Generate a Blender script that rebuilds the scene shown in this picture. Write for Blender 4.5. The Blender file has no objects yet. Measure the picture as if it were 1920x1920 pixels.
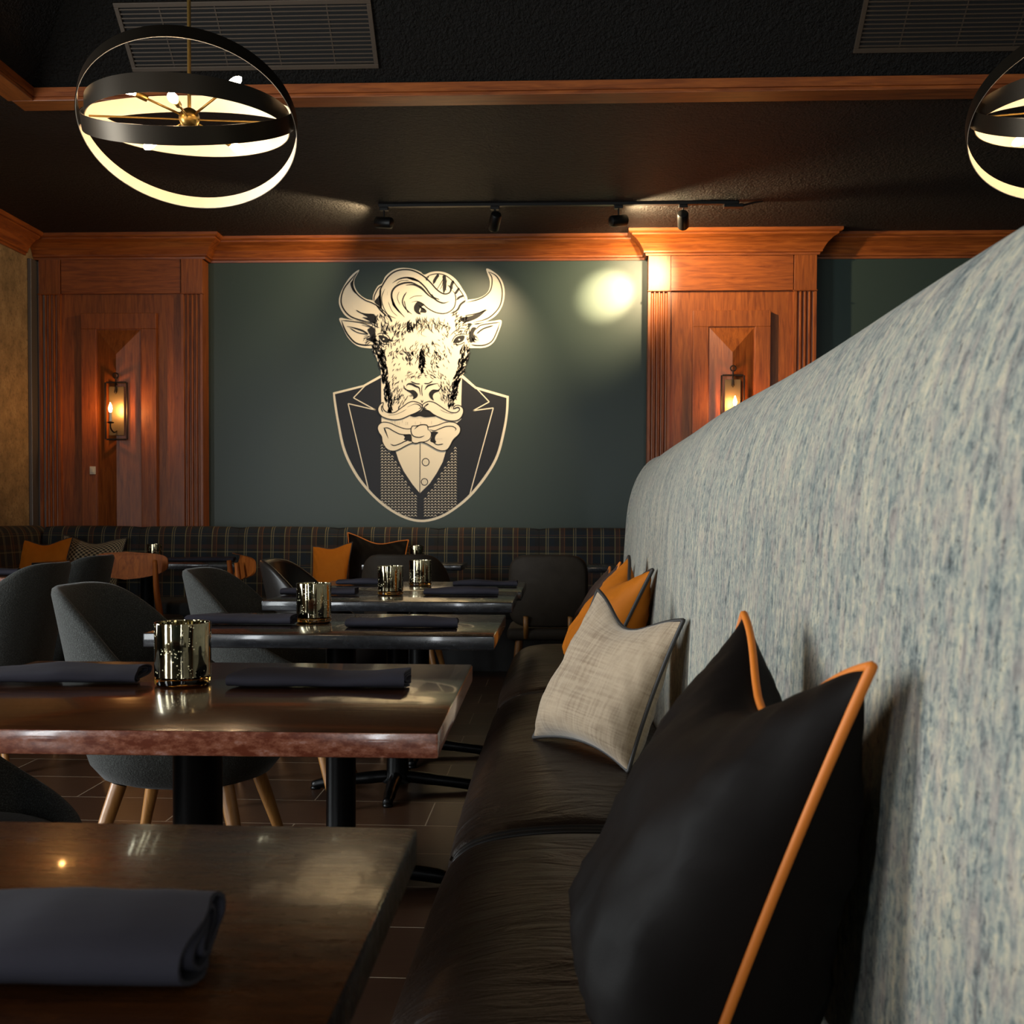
import bpy, bmesh, math, random
from mathutils import Vector, Matrix, noise
from mathutils.geometry import tessellate_polygon
PI = math.pi
random.seed(7)
SC = bpy.context.scene
COL = SC.collection

# ------------------------------------------------------------------ camera
YAW, PITCH, ROLL, EYE = 0.0435, 0.0262, 0.004, 1.055
CR = (Matrix.Rotation(YAW, 3, 'Z') @ Matrix.Rotation(PI/2-PITCH, 3, 'X') @ Matrix.Rotation(ROLL, 3, 'Z'))
cam_d = bpy.data.cameras.new('camera'); cam = bpy.data.objects.new('camera', cam_d); COL.objects.link(cam)
cam.location = (0, 0, EYE); cam.rotation_euler = CR.to_euler()
cam_d.sensor_fit = 'HORIZONTAL'; cam_d.sensor_width = 36; cam_d.lens = 37.5
cam_d.shift_y = 62/1920; cam_d.clip_start = 0.05; cam_d.clip_end = 60
cam_d.dof.use_dof = True; cam_d.dof.focus_distance = 2.9; cam_d.dof.aperture_fstop = 12.0
SC.camera = cam

def ray(px, py): return CR @ Vector(((px-960)/2000, (1022-py)/2000, -1))
def onY(px, py, Y):
    d = ray(px, py); t = Y/d.y
    return Vector((d.x*t, Y, EYE+d.z*t))
def onZ(px, py, Z):
    d = ray(px, py); t = (Z-EYE)/d.z
    return Vector((d.x*t, d.y*t, Z))

# ------------------------------------------------------------------ materials
def lin(c):
    return tuple((v/255/12.92 if v/255 <= .04045 else ((v/255+.055)/1.055)**2.4) for v in c)
def hexc(h): return lin(tuple(int(h[i:i+2], 16) for i in (0, 2, 4)))
class NT:
    def __init__(s, name):
        s.m = bpy.data.materials.new(name); s.m.use_nodes = True
        s.t = s.m.node_tree; s.n = s.t.nodes; s.b = s.n['Principled BSDF']
    def N(s, typ, **kw):
        n = s.n.new(typ)
        for k, v in kw.items():
            if k.startswith('i_'): n.inputs[k[2:].replace('_', ' ')].default_value = v
            else: setattr(n, k, v)
        return n
    def L(s, a, b): s.t.links.new(a, b)
    def coord(s, kind='Object', scale=(1, 1, 1), rot=(0, 0, 0)):
        tc = s.N('ShaderNodeTexCoord'); mp = s.N('ShaderNodeMapping')
        mp.inputs['Scale'].default_value = scale; mp.inputs['Rotation'].default_value = rot
        s.L(tc.outputs[kind], mp.inputs['Vector']); return mp.outputs['Vector']
    def noise(s, vec, scale=5, detail=4, rough=.5, dist=0):
        n = s.N('ShaderNodeTexNoise'); n.inputs['Scale'].default_value = scale
        n.inputs['Detail'].default_value = detail; n.inputs['Roughness'].default_value = rough
        n.inputs['Distortion'].default_value = dist
        s.L(vec, n.inputs['Vector']); return n.outputs['Fac']
    def ramp(s, fac, stops):
        r = s.N('ShaderNodeValToRGB'); e = r.color_ramp.elements
        while len(e) < len(stops): e.new(.5)
        for i, (p, c) in enumerate(stops):
            e[i].position = p; e[i].color = (*c, 1) if len(c) == 3 else c
        s.L(fac, r.inputs['Fac']); return r.outputs['Color']
    def mix(s, fac, a, b, mode='MIX'):
        m = s.N('ShaderNodeMix', data_type='RGBA', blend_type=mode)
        for sock, v in ((0, fac), (6, a), (7, b)):
            if hasattr(v, 'links') or hasattr(v, 'is_linked'): s.L(v, m.inputs[sock])
            elif sock == 0: m.inputs[0].default_value = v
            else: m.inputs[sock].default_value = (*v, 1)
        return m.outputs[2]
    def math(s, op, a, b=None, c=None):
        m = s.N('ShaderNodeMath', operation=op)
        for i, v in enumerate((a, b, c)):
            if v is None: continue
            if hasattr(v, 'is_linked'): s.L(v, m.inputs[i])
            else: m.inputs[i].default_value = v
        return m.outputs[0]
    def set(s, **kw):
        for k, v in kw.items():
            k = k.replace('_', ' ')
            inp = s.b.inputs[k]
            if hasattr(v, 'is_linked'): s.L(v, inp)
            else: inp.default_value = (*v, 1) if isinstance(v, tuple) and len(v) == 3 else v
        return s
    def bump(s, h, dist=.002, strength=1.0):
        b = s.N('ShaderNodeBump'); b.inputs['Distance'].default_value = dist; b.inputs['Strength'].default_value = strength
        s.L(h, b.inputs['Height']); s.L(b.outputs['Normal'], s.b.inputs['Normal']); return s

def plain(name, col, rough=.5, metal=0, **kw):
    t = NT(name); t.set(Base_Color=hexc(col), Roughness=rough, Metallic=metal, **kw); return t.m
def emis(name, col, strength):
    t = NT(name); t.set(Base_Color=(0, 0, 0), Emission_Color=hexc(col), Emission_Strength=strength); return t.m

def wood(name, c1, c2, axis='z', rough=.35, coat=.3, scale=1.0, bump=.0004, spec=.5):
    t = NT(name)
    sc = {'z': (14, 14, 1.1), 'x': (1.1, 14, 14), 'y': (14, 1.1, 14)}[axis]
    v = t.coord('Object', tuple(a*scale for a in sc))
    f = t.noise(v, 3, 6, .6, 1.2); g = t.noise(v, 16, 3, .5)
    big = t.noise(t.coord('Object', (1, 1, 1)), 2.2, 2)
    c = t.ramp(f, [(.28, hexc(c1)), (.72, hexc(c2))])
    c = t.mix(t.math('MULTIPLY', g, .35), c, tuple(x*.55 for x in hexc(c1)))
    c = t.mix(t.math('MULTIPLY', big, .35), c, tuple(x*.7 for x in hexc(c1)))
    t.set(Base_Color=c, Roughness=rough, Coat_Weight=coat, Coat_Roughness=.4, Specular_IOR_Level=spec)
    t.bump(g, bump); return t.m

M = {}
M['cherry'] = wood('varnished_cherry_wood', '6b300f', 'b86628', 'z', .42, .15)
M['cherry_x'] = wood('varnished_cherry_wood_horizontal', '6e3210', 'bc682a', 'x', .42, .15)
M['cherry_y'] = wood('varnished_cherry_wood_lengthwise', '6e3210', 'bc682a', 'y', .42, .15)
M['oak'] = wood('honey_oak', '93602c', 'bb8446', 'z', .38, .3)
M['walnut'] = wood('brown_bentwood', '6e3410', 'ad6224', 'z', .55, .0, spec=.15)

def table_mat(name, a, b, spec, rough=.2, edge=None, gloss=1):
    t = NT(name)
    v = t.coord('Object', (2.0, 26, 26))
    f = t.noise(v, 3, 6, .62, .8)
    w = t.noise(t.coord('Object', (7, 26, 10)), 3, 5, .7)
    c = t.ramp(f, [(.3, hexc(a)), (.75, hexc(b))])
    wr = t.ramp(w, [(.52, (0, 0, 0)), (.68, (1, 1, 1))])
    c = t.mix(t.math('MULTIPLY', wr, .35), c, hexc(spec))
    if edge:
        tc = t.N('ShaderNodeTexCoord'); sp = t.N('ShaderNodeSeparateXYZ'); t.L(tc.outputs['Normal'], sp.inputs[0])
        side = t.math('LESS_THAN', t.math('ABSOLUTE', sp.outputs[2]), .4)
        mott = t.ramp(t.noise(t.coord('Object', (18, 30, 40)), 2, 6, .75), [(.42, hexc(edge[0])), (.56, hexc(edge[1])), (.7, hexc(edge[2]))])
        c = t.mix(side, c, mott)
    scr = t.noise(t.coord('Object', (5, 30, 5)), 4, 4, .7, 1.5)
    r = t.math('MULTIPLY_ADD', scr, .22, rough-.08)
    t.set(Base_Color=c, Roughness=r, Specular_IOR_Level=.5*gloss, Coat_Weight=.5*gloss, Coat_Roughness=.07)
    t.bump(t.noise(t.coord('Object', (3, 14, 3)), 5, 3), .0006, .6)
    return t.m
M['table_worn'] = table_mat('worn_varnished_table_wood', '2b160b', '4a2a14', '6d4420', .17, ('6b3524', '935a44', 'b58a80'))
M['table_dark'] = table_mat('dark_varnished_table_wood', '17110e', '2a201b', '33261c', .22, ('1b1c1f', '24262a', '2c2e33'))  # grey-blue edge tint puts the window sheen into the colour
M['table_near'] = table_mat('brown_varnished_table_wood', '2a1508', '4a2a10', '6b3f18', .25, ('120d0a', '1d1510', '2a2018'), .5)

def paint():
    t = NT('deep_green_wall_paint')
    f = t.noise(t.coord('Object', (1, 1, 1)), 260, 3, .6)
    t.set(Base_Color=hexc('35433e'), Roughness=.42, Specular_IOR_Level=.4); t.bump(f, .0006, .5); return t.m
M['green'] = paint()
def ceil():
    t = NT('black_popcorn_ceiling')
    v = t.coord('Object')
    f = t.noise(v, 75, 4, .6); g = t.noise(v, 28, 2, .5)
    h = t.math('ADD', t.math('MULTIPLY', f, .8), t.math('MULTIPLY', g, .5))
    t.set(Base_Color=hexc('161411'), Roughness=.55, Specular_IOR_Level=.25); t.bump(h, .05, 1.0); return t.m
M['ceiling'] = ceil()
def stone():
    t = NT('tan_textured_wallcovering')
    v = t.coord('Object', (1, 1, 1))
    a = t.noise(v, 9, 8, .7); b = t.noise(v, 45, 5, .65)
    c = t.ramp(a, [(.3, hexc('6d5a40')), (.55, hexc('937b5a')), (.75, hexc('a8926e'))])
    d = t.ramp(b, [(.36, (1, 1, 1)), (.46, (0, 0, 0))])
    c = t.mix(t.math('MULTIPLY', d, .5), c, hexc('4a3c28'))
    t.set(Base_Color=c, Roughness=.8); t.bump(b, .004, .8); return t.m
M['stone'] = stone()
def floor_mat():
    t = NT('dark_wood_look_floor_tiles')
    br = t.N('ShaderNodeTexBrick', offset=.5, offset_frequency=2)
    v = t.coord('Object')
    t.L(v, br.inputs['Vector'])
    for k, val in (('Scale', 1.0), ('Mortar Size', .0022), ('Mortar Smooth', .1), ('Bias', 0), ('Brick Width', .9), ('Row Height', .3)):
        br.inputs[k].default_value = val
    br.inputs['Color1'].default_value = (*hexc('38251a'), 1); br.inputs['Color2'].default_value = (*hexc('4a3222'), 1)
    br.inputs['Mortar'].default_value = (*hexc('8a7a66'), 1)
    g = t.noise(t.coord('Object', (2, 18, 1)), 4, 6, .65, .6)
    c = t.mix(t.math('MULTIPLY', g, .6), br.outputs['Color'], hexc('23150d'))
    c = t.mix(br.outputs['Fac'], c, hexc('8a7a66'))
    t.set(Base_Color=c, Roughness=.33, Specular_IOR_Level=.45); t.bump(t.math('SUBTRACT', t.math('MULTIPLY', g, .4), br.outputs['Fac']), .001); return t.m
M['floor'] = floor_mat()

def booth_fabric():
    t = NT('mottled_blue_cream_fabric')
    wv = t.coord('UV', (1, 1, 1))
    st = t.noise(t.coord('UV', (58, 9, 1)), 1, 6, .72, .9)
    st2 = t.noise(t.coord('UV', (150, 22, 1)), 1, 5, .7, .6)
    mot = t.noise(t.coord('UV', (88, 62, 1)), 1, 7, .8, .5)
    big = t.noise(t.coord('UV', (11, 4, 1)), 1, 4, .65, .5)
    s = t.math('ADD', t.math('MULTIPLY', st, .62), t.math('ADD', t.math('MULTIPLY', st2, .22), t.math('ADD', t.math('MULTIPLY', mot, 1.06), t.math('MULTIPLY', big, .35))))
    s = t.math('DIVIDE', s, 2.25)
    c = t.ramp(s, [(.40, hexc('343a3b')), (.45, hexc('66706f')), (.50, hexc('989b91')), (.55, hexc('b9b29b')), (.62, hexc('d6c9ac'))])
    hue = t.noise(t.coord('UV', (45, 16, 1)), 1, 4, .6)
    c = t.mix(t.ramp(hue, [(.45, (0, 0, 0)), (.65, (.5, .5, .5))]), c, hexc('a8968c'))
    hue2 = t.noise(t.coord('UV', (38, 9, 7)), 1, 4, .6)
    c = t.mix(t.ramp(hue2, [(.5, (0, 0, 0)), (.68, (.45, .45, .45))]), c, hexc('72807f'))
    fl = t.noise(t.coord('UV', (95, 62, 1)), 1, 6, .8)
    c = t.mix(t.ramp(fl, [(.565, (0, 0, 0)), (.65, (.92, .92, .92))]), c, hexc('2a2e33'))
    t.set(Base_Color=c, Roughness=.92, Sheen_Weight=.1)
    t.bump(t.noise(t.coord('UV', (420, 260, 1)), 1, 3, .6), .0015, .8); return t.m
M['booth'] = booth_fabric()

def leather(name, col, rough=.38, wr=True):
    t = NT(name)
    v = t.coord('Object', (5.0, 19, 8), (0, 0, .22))
    a = t.noise(v, 1, 5, .62, 1.4)
    p = t.noise(t.coord('Object'), 320, 2)
    h = t.math('ADD', t.math('MULTIPLY', a, 1.0 if wr else .3), t.math('MULTIPLY', p, .05))
    t.set(Base_Color=t.mix(t.math('MULTIPLY', a, .5), hexc(col), tuple(x*1.7 for x in hexc(col))), Roughness=rough, Specular_IOR_Level=.28)
    t.bump(h, .011 if wr else .002, .8); return t.m
M['leather'] = leather('dark_brown_leather', '1b110a')
M['leather_chair'] = leather('black_chair_leather', '1c1917', .35, False)

def velvet(name, col, col2=None, sheen=.5, rough=.7, sc=9, spec=.2):
    t = NT(name)
    n = t.noise(t.coord('Object'), sc, 4, .6, .5)
    c = t.mix(n, hexc(col), hexc(col2 or col))
    t.set(Base_Color=c, Roughness=rough, Sheen_Weight=sheen, Sheen_Roughness=.35, Sheen_Tint=hexc(col2 or col), Specular_IOR_Level=spec)
    w = t.noise(t.coord('Object'), 600, 2)
    t.bump(t.math('ADD', t.math('MULTIPLY', w, .15), n), .002, .5); return t.m
M['velvet_orange'] = velvet('burnt_orange_velvet', 'c9741a', 'b0600f', .0)
M['velvet_black'] = velvet('black_brown_velvet', '0b0807', '130e0c', .0, .6, 6, .08)
M['velvet_mauve'] = velvet('mauve_brown_velvet', '4a3a34', '3a2c27', .0)
M['velvet_chair'] = velvet('worn_grey_brown_velvet', '262019', '3d362e', .1, .65, 14)
M['pipe_orange'] = plain('orange_piping', 'd8781e', .6)
M['pipe_dark'] = plain('dark_grey_piping', '2e2b29', .6)
def weave(name, c1, c2, s=180):
    t = NT(name)
    tc = t.coord('UV', (s, s, 1))
    sp = t.N('ShaderNodeSeparateXYZ'); t.L(tc, sp.inputs[0])
    nz = t.noise(t.coord('UV', (28, 28, 1)), 1, 4, .7); big = t.noise(t.coord('UV', (7, 7, 1)), 1, 3, .6)
    a = t.noise(t.coord('UV', (s*.9, 9, 1)), 1, 2); b = t.noise(t.coord('UV', (9, s*.9, 1)), 1, 2)
    f = t.math('ADD', t.math('MULTIPLY', a, .5), t.math('MULTIPLY', b, .5))
    c = t.ramp(f, [(.36, hexc(c2)), (.56, hexc(c1))])
    c = t.mix(t.ramp(big, [(.42, (0, 0, 0)), (.62, (.7, .7, .7))]), c, tuple(min(1, x*1.12) for x in hexc(c1)))
    c = t.mix(t.ramp(nz, [(.52, (0, 0, 0)), (.7, (.35, .35, .35))]), c, hexc(c2))
    t.set(Base_Color=c, Roughness=.85, Sheen_Weight=.3); t.bump(f, .0012, .6); return t.m
M['beige_weave'] = weave('beige_crosshatch_fabric', 'ae9a80', '8b765e')
def houndstooth():
    t = NT('cream_black_check_fabric')
    ch = t.N('ShaderNodeTexChecker'); t.L(t.coord('UV', (1, 1, 1)), ch.inputs[0]); ch.inputs['Scale'].default_value = 85
    ch.inputs['Color1'].default_value = (*hexc('a5977a'), 1); ch.inputs['Color2'].default_value = (*hexc('2a2620'), 1)
    t.set(Base_Color=ch.outputs[0], Roughness=.9); return t.m
M['check'] = houndstooth()

def chair_fabric():
    t = NT('grey_tweed_fabric')
    v = t.coord('Object')
    a = t.noise(v, 420, 3, .7); w = t.noise(v, 160, 2, .6)
    c = t.ramp(a, [(.35, hexc('23221f')), (.55, hexc('353634')), (.72, hexc('5c605c'))])
    t.set(Base_Color=c, Roughness=.9, Specular_IOR_Level=.2, Sheen_Weight=.12, Sheen_Roughness=.4); t.bump(w, .0022, .8); return t.m
M['tweed'] = chair_fabric()
def napkin():
    t = NT('slate_napkin_linen')
    v = t.coord('Object')
    a = t.noise(v, 900, 2)
    t.set(Base_Color=hexc('2f2e37'), Roughness=.9, Specular_IOR_Level=.2); t.bump(t.math('ADD', t.math('MULTIPLY', a, .2), t.noise(t.coord('Object', (1, 3, 3)), 14, 3)), .003, .5); return t.m
M['napkin'] = napkin()

def plaid():
    t = NT('dark_plaid_fabric')
    uv = t.coord('UV', (1, 1, 1)); sp = t.N('ShaderNodeSeparateXYZ'); t.L(uv, sp.inputs[0])
    u, v = sp.outputs[0], sp.outputs[1]
    def line(c, per, off, w):
        m = t.math('FRACT', t.math('MULTIPLY_ADD', c, 1/per, off))
        return t.math('LESS_THAN', t.math('ABSOLUTE', t.math('SUBTRACT', m, .5)), w/per/2)
    def band(c, per, off, w): return line(c, per, off, w)
    th = t.noise(t.coord('UV', (400, 400, 1)), 1, 2)
    c = t.mix(t.math('MULTIPLY', th, .8), hexc('151719'), hexc('2a2a28'))
    c = t.mix(t.math('MULTIPLY', band(u, .2, .1, .06), .55), c, hexc('17242e'))
    c = t.mix(t.math('MULTIPLY', band(v, .2, .3, .06), .55), c, hexc('17242e'))
    c = t.mix(t.math('MULTIPLY', band(u, .2, .65, .03), .45), c, hexc('4a2d20'))
    c = t.mix(t.math('MULTIPLY', band(v, .2, .85, .03), .45), c, hexc('4a2d20'))
    for (per, off, w, col, k) in ((.1, 0, .006, '8f8358', .6), (.2, .17, .005, 'a0956f', .45), (.2, .58, .005, '7a4f26', .6)):
        c = t.mix(t.math('MULTIPLY', line(u, per, off, w), k), c, hexc(col))
        c = t.mix(t.math('MULTIPLY', line(v, per*1.15, off+.2, w*.8), k*.55), c, hexc(col))
    t.set(Base_Color=c, Roughness=.9); t.bump(th, .001, .6); return t.m
M['plaid'] = plaid()

def mercury():
    t = NT('speckled_mercury_glass')
    v = t.coord('Object')
    vo = t.N('ShaderNodeTexVoronoi'); vo.inputs['Scale'].default_value = 190; t.L(v, vo.inputs['Vector'])
    n = t.noise(v, 30, 3, .6)
    sp = t.math('MULTIPLY', t.math('LESS_THAN', vo.outputs['Distance'], .26), t.math('GREATER_THAN', n, .53))
    c = t.mix(t.noise(v, 60, 4, .7), hexc('a59c80'), hexc('665c40'))
    t.set(Base_Color=t.mix(sp, c, hexc('fff2c4')), Metallic=t.math('SUBTRACT', 1.0, t.math('MULTIPLY', sp, .7)), Roughness=t.math('MULTIPLY_ADD', sp, .4, .07),
          Coat_Weight=.6, Coat_Roughness=.03)
    t.bump(t.noise(v, 40, 2), .0008, .4); return t.m
M['mercury'] = mercury()
def glass(name, col, rough=.02):
    t = NT(name); t.set(Base_Color=hexc(col), Roughness=rough, Transmission_Weight=1.0, IOR=1.45); return t.m
M['amber_glass'] = glass('amber_tinted_glass', 'f0b860')
M['black_metal'] = plain('black_cast_iron', '0c0c0d', .32, .6)
M['track_black'] = plain('matte_black_metal', '0e0d0c', .45, .3)
M['bronze_out'] = plain('dark_bronze_band', '3a332a', .38, .85)
M['band_in'] = plain('pale_gold_band_lining', 'ece0cc', .5, .2)
M['brass'] = plain('brushed_brass', 'a8884a', .3, .95)
M['vent'] = plain('painted_dark_vent_metal', '4a3f34', .5, .3)
M['vent_back'] = plain('vent_shadow_box', '060606', .9)
M['strip'] = plain('grey_metal_strip', '6f6a66', .45, .7)
M['switch'] = plain('ivory_plastic', 'd8d0c0', .4)
M['iron'] = plain('aged_dark_iron', '2a2320', .45, .7)
M['sconce_glass'] = plain('seeded_mirror_glass', '6a5c44', .4, .5)
M['bulb'] = emis('lit_filament_bulb', 'ffd6a4', 110)
M['bulb_sconce'] = emis('lit_candle_bulb', 'ffb465', 420)
M['lens'] = emis('lit_track_lens', 'ffc070', 8)
M['mural_cream'] = plain('cream_mural_paint', 'f6ecd6', .6)
M['mural_navy'] = plain('navy_mural_paint', '0e0f18', .55)
M['mural_black'] = plain('black_mural_paint', '0c0908', .6)
M['candle_wax'] = plain('white_candle_wax', 'efe8d8', .5)

# ------------------------------------------------------------------ mesh helpers
def link(name, me, mat, parent=None, smooth=False):
    o = bpy.data.objects.new(name, me); COL.objects.link(o)
    if mat is not None: me.materials.append(M[mat] if isinstance(mat, str) else mat)
    if parent is not None: o.parent = parent
    if smooth:
        for p in me.polygons: p.use_smooth = True
    return o
def obj(name, bm, mat, parent=None, smooth=False, auto=None):
    bmesh.ops.recalc_face_normals(bm, faces=bm.faces)
    if auto:
        for e in bm.edges:
            if len(e.link_faces) == 2 and e.calc_face_angle(0) > math.radians(auto): e.smooth = False
        smooth = True
    me = bpy.data.meshes.new(name); bm.to_mesh(me); bm.free()
    return link(name, me, mat, parent, smooth)
def thing(name, label, cat, loc=(0, 0, 0), rz=0, group=None):
    o = bpy.data.objects.new(name, None); COL.objects.link(o); o.location = loc; o.rotation_euler = (0, 0, rz)
    o.empty_display_size = .05
    return tag(o, label, cat, group)
def tag(o, label, cat=None, group=None, kind=None):
    o['label'] = label
    if cat: o['category'] = cat
    if group: o['group'] = group
    if kind: o['kind'] = kind
    return o
def dup(root, loc, rz, label, group=None):
    def cp(o, par):
        c = o.copy(); COL.objects.link(c)
        if par is not None: c.parent = par
        for ch in [x for x in o.children]: cp(ch, c)
        return c
    r = cp(root, None); r.location = loc; r.rotation_euler = (0, 0, rz); r['label'] = label
    if group: r['group'] = group
    return r
def structure(name, bm, mat, label=None, **kw):
    o = obj(name, bm, mat, **kw); o['kind'] = 'structure'
    if label: o['label'] = label
    return o
def box(bm, x0, x1, y0, y1, z0, z1, bev=0, seg=2, mtx=None):
    vs = [bm.verts.new((x, y, z)) for x in (x0, x1) for y in (y0, y1) for z in (z0, z1)]
    f = [(0, 1, 3, 2), (4, 6, 7, 5), (0, 4, 5, 1), (2, 3, 7, 6), (0, 2, 6, 4), (1, 5, 7, 3)]
    fs = [bm.faces.new([vs[i] for i in q]) for q in f]
    bmesh.ops.recalc_face_normals(bm, faces=fs)
    allv = vs
    if bev:
        es = list({e for fa in fs for e in fa.edges})
        r = bmesh.ops.bevel(bm, geom=es, offset=bev, segments=seg, profile=.5, affect='EDGES')
        allv = list({v for v in r['verts']} | {v for v in vs if v.is_valid})
    if mtx is not None: bmesh.ops.transform(bm, matrix=mtx, verts=allv)
    return bm
def nbox(*a, **k): return box(bmesh.new(), *a, **k)
def lathe(bm, prof, n=32, c=(0, 0, 0), mtx=None, caps=True):
    rings = []
    vsall = []
    for r, z in prof:
        ring = [bm.verts.new((c[0]+r*math.cos(2*PI*i/n), c[1]+r*math.sin(2*PI*i/n), c[2]+z)) for i in range(n)]
        rings.append(ring); vsall += ring
    for a, b in zip(rings, rings[1:]):
        for i in range(n): bm.faces.new((a[i], a[(i+1) % n], b[(i+1) % n], b[i]))
    if caps:
        if prof[0][0] > 1e-5: bm.faces.new(rings[0][::-1])
        if prof[-1][0] > 1e-5: bm.faces.new(rings[-1])
    if mtx is not None: bmesh.ops.transform(bm, matrix=mtx, verts=vsall)
    return bm
def crom(pts, n=6, closed=False):
    pts = [Vector(p) for p in pts]; out = []
    m = len(pts); rng = range(m if closed else m-1)
    for i in rng:
        if closed: p0, p1, p2, p3 = pts[(i-1) % m], pts[i], pts[(i+1) % m], pts[(i+2) % m]
        else: p0, p1, p2, p3 = pts[max(i-1, 0)], pts[i], pts[i+1], pts[min(i+2, m-1)]
        for k in range(n):
            t = k/n
            out.append(.5*((2*p1)+(-p0+p2)*t+(2*p0-5*p1+4*p2-p3)*t*t+(-p0+3*p1-3*p2+p3)*t**3))
    if not closed: out.append(pts[-1])
    return out
def tube(bm, pts, r, n=10, closed=False, caps=True):
    pts = [Vector(p) for p in pts]; m = len(pts); rings = []
    rr = r if isinstance(r, (list, tuple)) else [r]*m
    up = None
    for i in range(m):
        if closed: t = (pts[(i+1) % m]-pts[i-1])
        else: t = pts[min(i+1, m-1)]-pts[max(i-1, 0)]
        t.normalize()
        if up is None:
            up = Vector((0, 0, 1)) if abs(t.z) < .9 else Vector((1, 0, 0))
        u = (up-t*up.dot(t)).normalized(); w = t.cross(u); up = u
        rings.append([bm.verts.new(pts[i]+(u*math.cos(2*PI*k/n)+w*math.sin(2*PI*k/n))*rr[i]) for k in range(n)])
    last = m if closed else m-1
    for i in range(last):
        a, b = rings[i], rings[(i+1) % m]
        for k in range(n): bm.faces.new((a[k], a[(k+1) % n], b[(k+1) % n], b[k]))
    if caps and not closed:
        bm.faces.new(rings[0][::-1]); bm.faces.new(rings[-1])
    return bm
def loft(bm, secs, closed_sec=False, caps=False, uv=True):
    """secs: rows of equal length point lists; UV = metres (along rows of sections, along section)"""
    rows = [[bm.verts.new(p) for p in s] for s in secs]
    uvl = bm.loops.layers.uv.verify() if uv else None
    m = len(secs[0])
    U = [0]
    for i in range(1, len(secs)): U.append(U[-1]+max((Vector(secs[i][m//2])-Vector(secs[i-1][m//2])).length, 1e-6))
    V = []
    for s in secs:
        v = [0]
        for j in range(1, m+1): v.append(v[-1]+(Vector(s[j % m])-Vector(s[j-1])).length)
        V.append(v)
    cols = m if closed_sec else m-1
    for i in range(len(rows)-1):
        for j in range(cols):
            j2 = (j+1) % m
            f = bm.faces.new((rows[i][j], rows[i+1][j], rows[i+1][j2], rows[i][j2]))
            if uvl:
                for lp, (uu, vv) in zip(f.loops, ((U[i], V[i][j]), (U[i+1], V[i+1][j]), (U[i+1], V[i+1][j+1]), (U[i], V[i][j+1]))):
                    lp[uvl].uv = (uu, vv)
    if caps:
        for r in (rows[0][::-1], rows[-1]):
            f = bm.faces.new(r)
            if uvl:
                for lp in f.loops: lp[uvl].uv = (lp.vert.co.x+lp.vert.co.y, lp.vert.co.z)
    return bm
def prism(bm, poly, axis, a0, a1):
    """extrude a 2D polygon along an axis: axis 'x': poly=(y,z), 'y': (x,z), 'z': (x,y)"""
    def P(p, a): return {'x': (a, p[0], p[1]), 'y': (p[0], a, p[1]), 'z': (p[0], p[1], a)}[axis]
    A = [bm.verts.new(P(p, a0)) for p in poly]; B = [bm.verts.new(P(p, a1)) for p in poly]
    n = len(poly)
    for i in range(n): bm.faces.new((A[i], A[(i+1) % n], B[(i+1) % n], B[i]))
    bm.faces.new(A[::-1]); bm.faces.new(B)
    return bm

# ------------------------------------------------------------------ room
BW = 8.2; LW = -4.03; RW = 4.2; RY = -3.2; SOF = 3.18; TRAY = 3.225; TE = 5.38; TL = -2.69; TZ = TRAY+.76
structure('floor', nbox(LW-.2, RW+.2, RY-.2, BW+.2, -.1, 0), 'floor', 'dark brown wood-look tile floor with thin pale grout')
structure('wall_back', nbox(LW-.2, RW+.2, BW, BW+.15, 0, SOF+.15), 'green', 'deep green painted back wall behind the bull mural')
bm = bmesh.new(); WY0, WY1 = 1.7, 3.0
box(bm, LW-.15, LW, RY-.2, -1.45, 0, SOF+.15); box(bm, LW-.15, LW, -.35, WY0, 0, SOF+.15); box(bm, LW-.15, LW, -1.45, -.35, 0, .35); box(bm, LW-.15, LW, -1.45, -.35, 2.75, SOF+.15); box(bm, LW-.15, LW, WY1, BW, 0, SOF+.15)
box(bm, LW-.15, LW, WY0, WY1, 0, .35); box(bm, LW-.15, LW, WY0, WY1, 2.75, SOF+.15)
structure('wall_left', bm, 'stone', 'tan mottled textured left wall')
structure('wall_right', nbox(RW, RW+.15, RY-.2, BW, 0, SOF+.15), 'green')
bm = bmesh.new(); xs = [LW-.2, -3.75, -3.2, .35, .65, 1.35, 1.75, RW+.2]
for i in range(0, 8, 2): box(bm, xs[i], xs[i+1], RY-.15, RY, 0, SOF+.15)
for i in range(1, 7, 2): box(bm, xs[i], xs[i+1], RY-.15, RY, 0, .35); box(bm, xs[i], xs[i+1], RY-.15, RY, 2.75, SOF+.15)
structure('wall_rear', bm, 'green')
def win(name, b):
    f = structure(name, b, 'track_black'); return f
for k, (a, b_) in enumerate(((-3.75, -3.2), (.35, .65), (1.35, 1.75))):
    b = bmesh.new()
    box(b, a, a+.05, RY-.1, RY-.03, .35, 2.75); box(b, b_-.05, b_, RY-.1, RY-.03, .35, 2.75)
    box(b, a+.05, b_-.05, RY-.1, RY-.03, .35, .41); box(b, a+.05, b_-.05, RY-.1, RY-.03, 2.69, 2.75)
    win('window_%d' % (k+1), b)
for nm, (WY0, WY1) in (('window_5', (-1.45, -.35)), ('window_4', (WY0, WY1))):  # the nearer left window is unseen, added to light the near booth
  b = bmesh.new()
  box(b, LW-.1, LW-.03, WY0, WY0+.05, .35, 2.75); box(b, LW-.1, LW-.03, WY1-.05, WY1, .35, 2.75)
  box(b, LW-.1, LW-.03, WY0+.05, WY1-.05, .35, .41); box(b, LW-.1, LW-.03, WY0+.05, WY1-.05, 2.69, 2.75)
  win(nm, b)
bm = bmesh.new()
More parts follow.
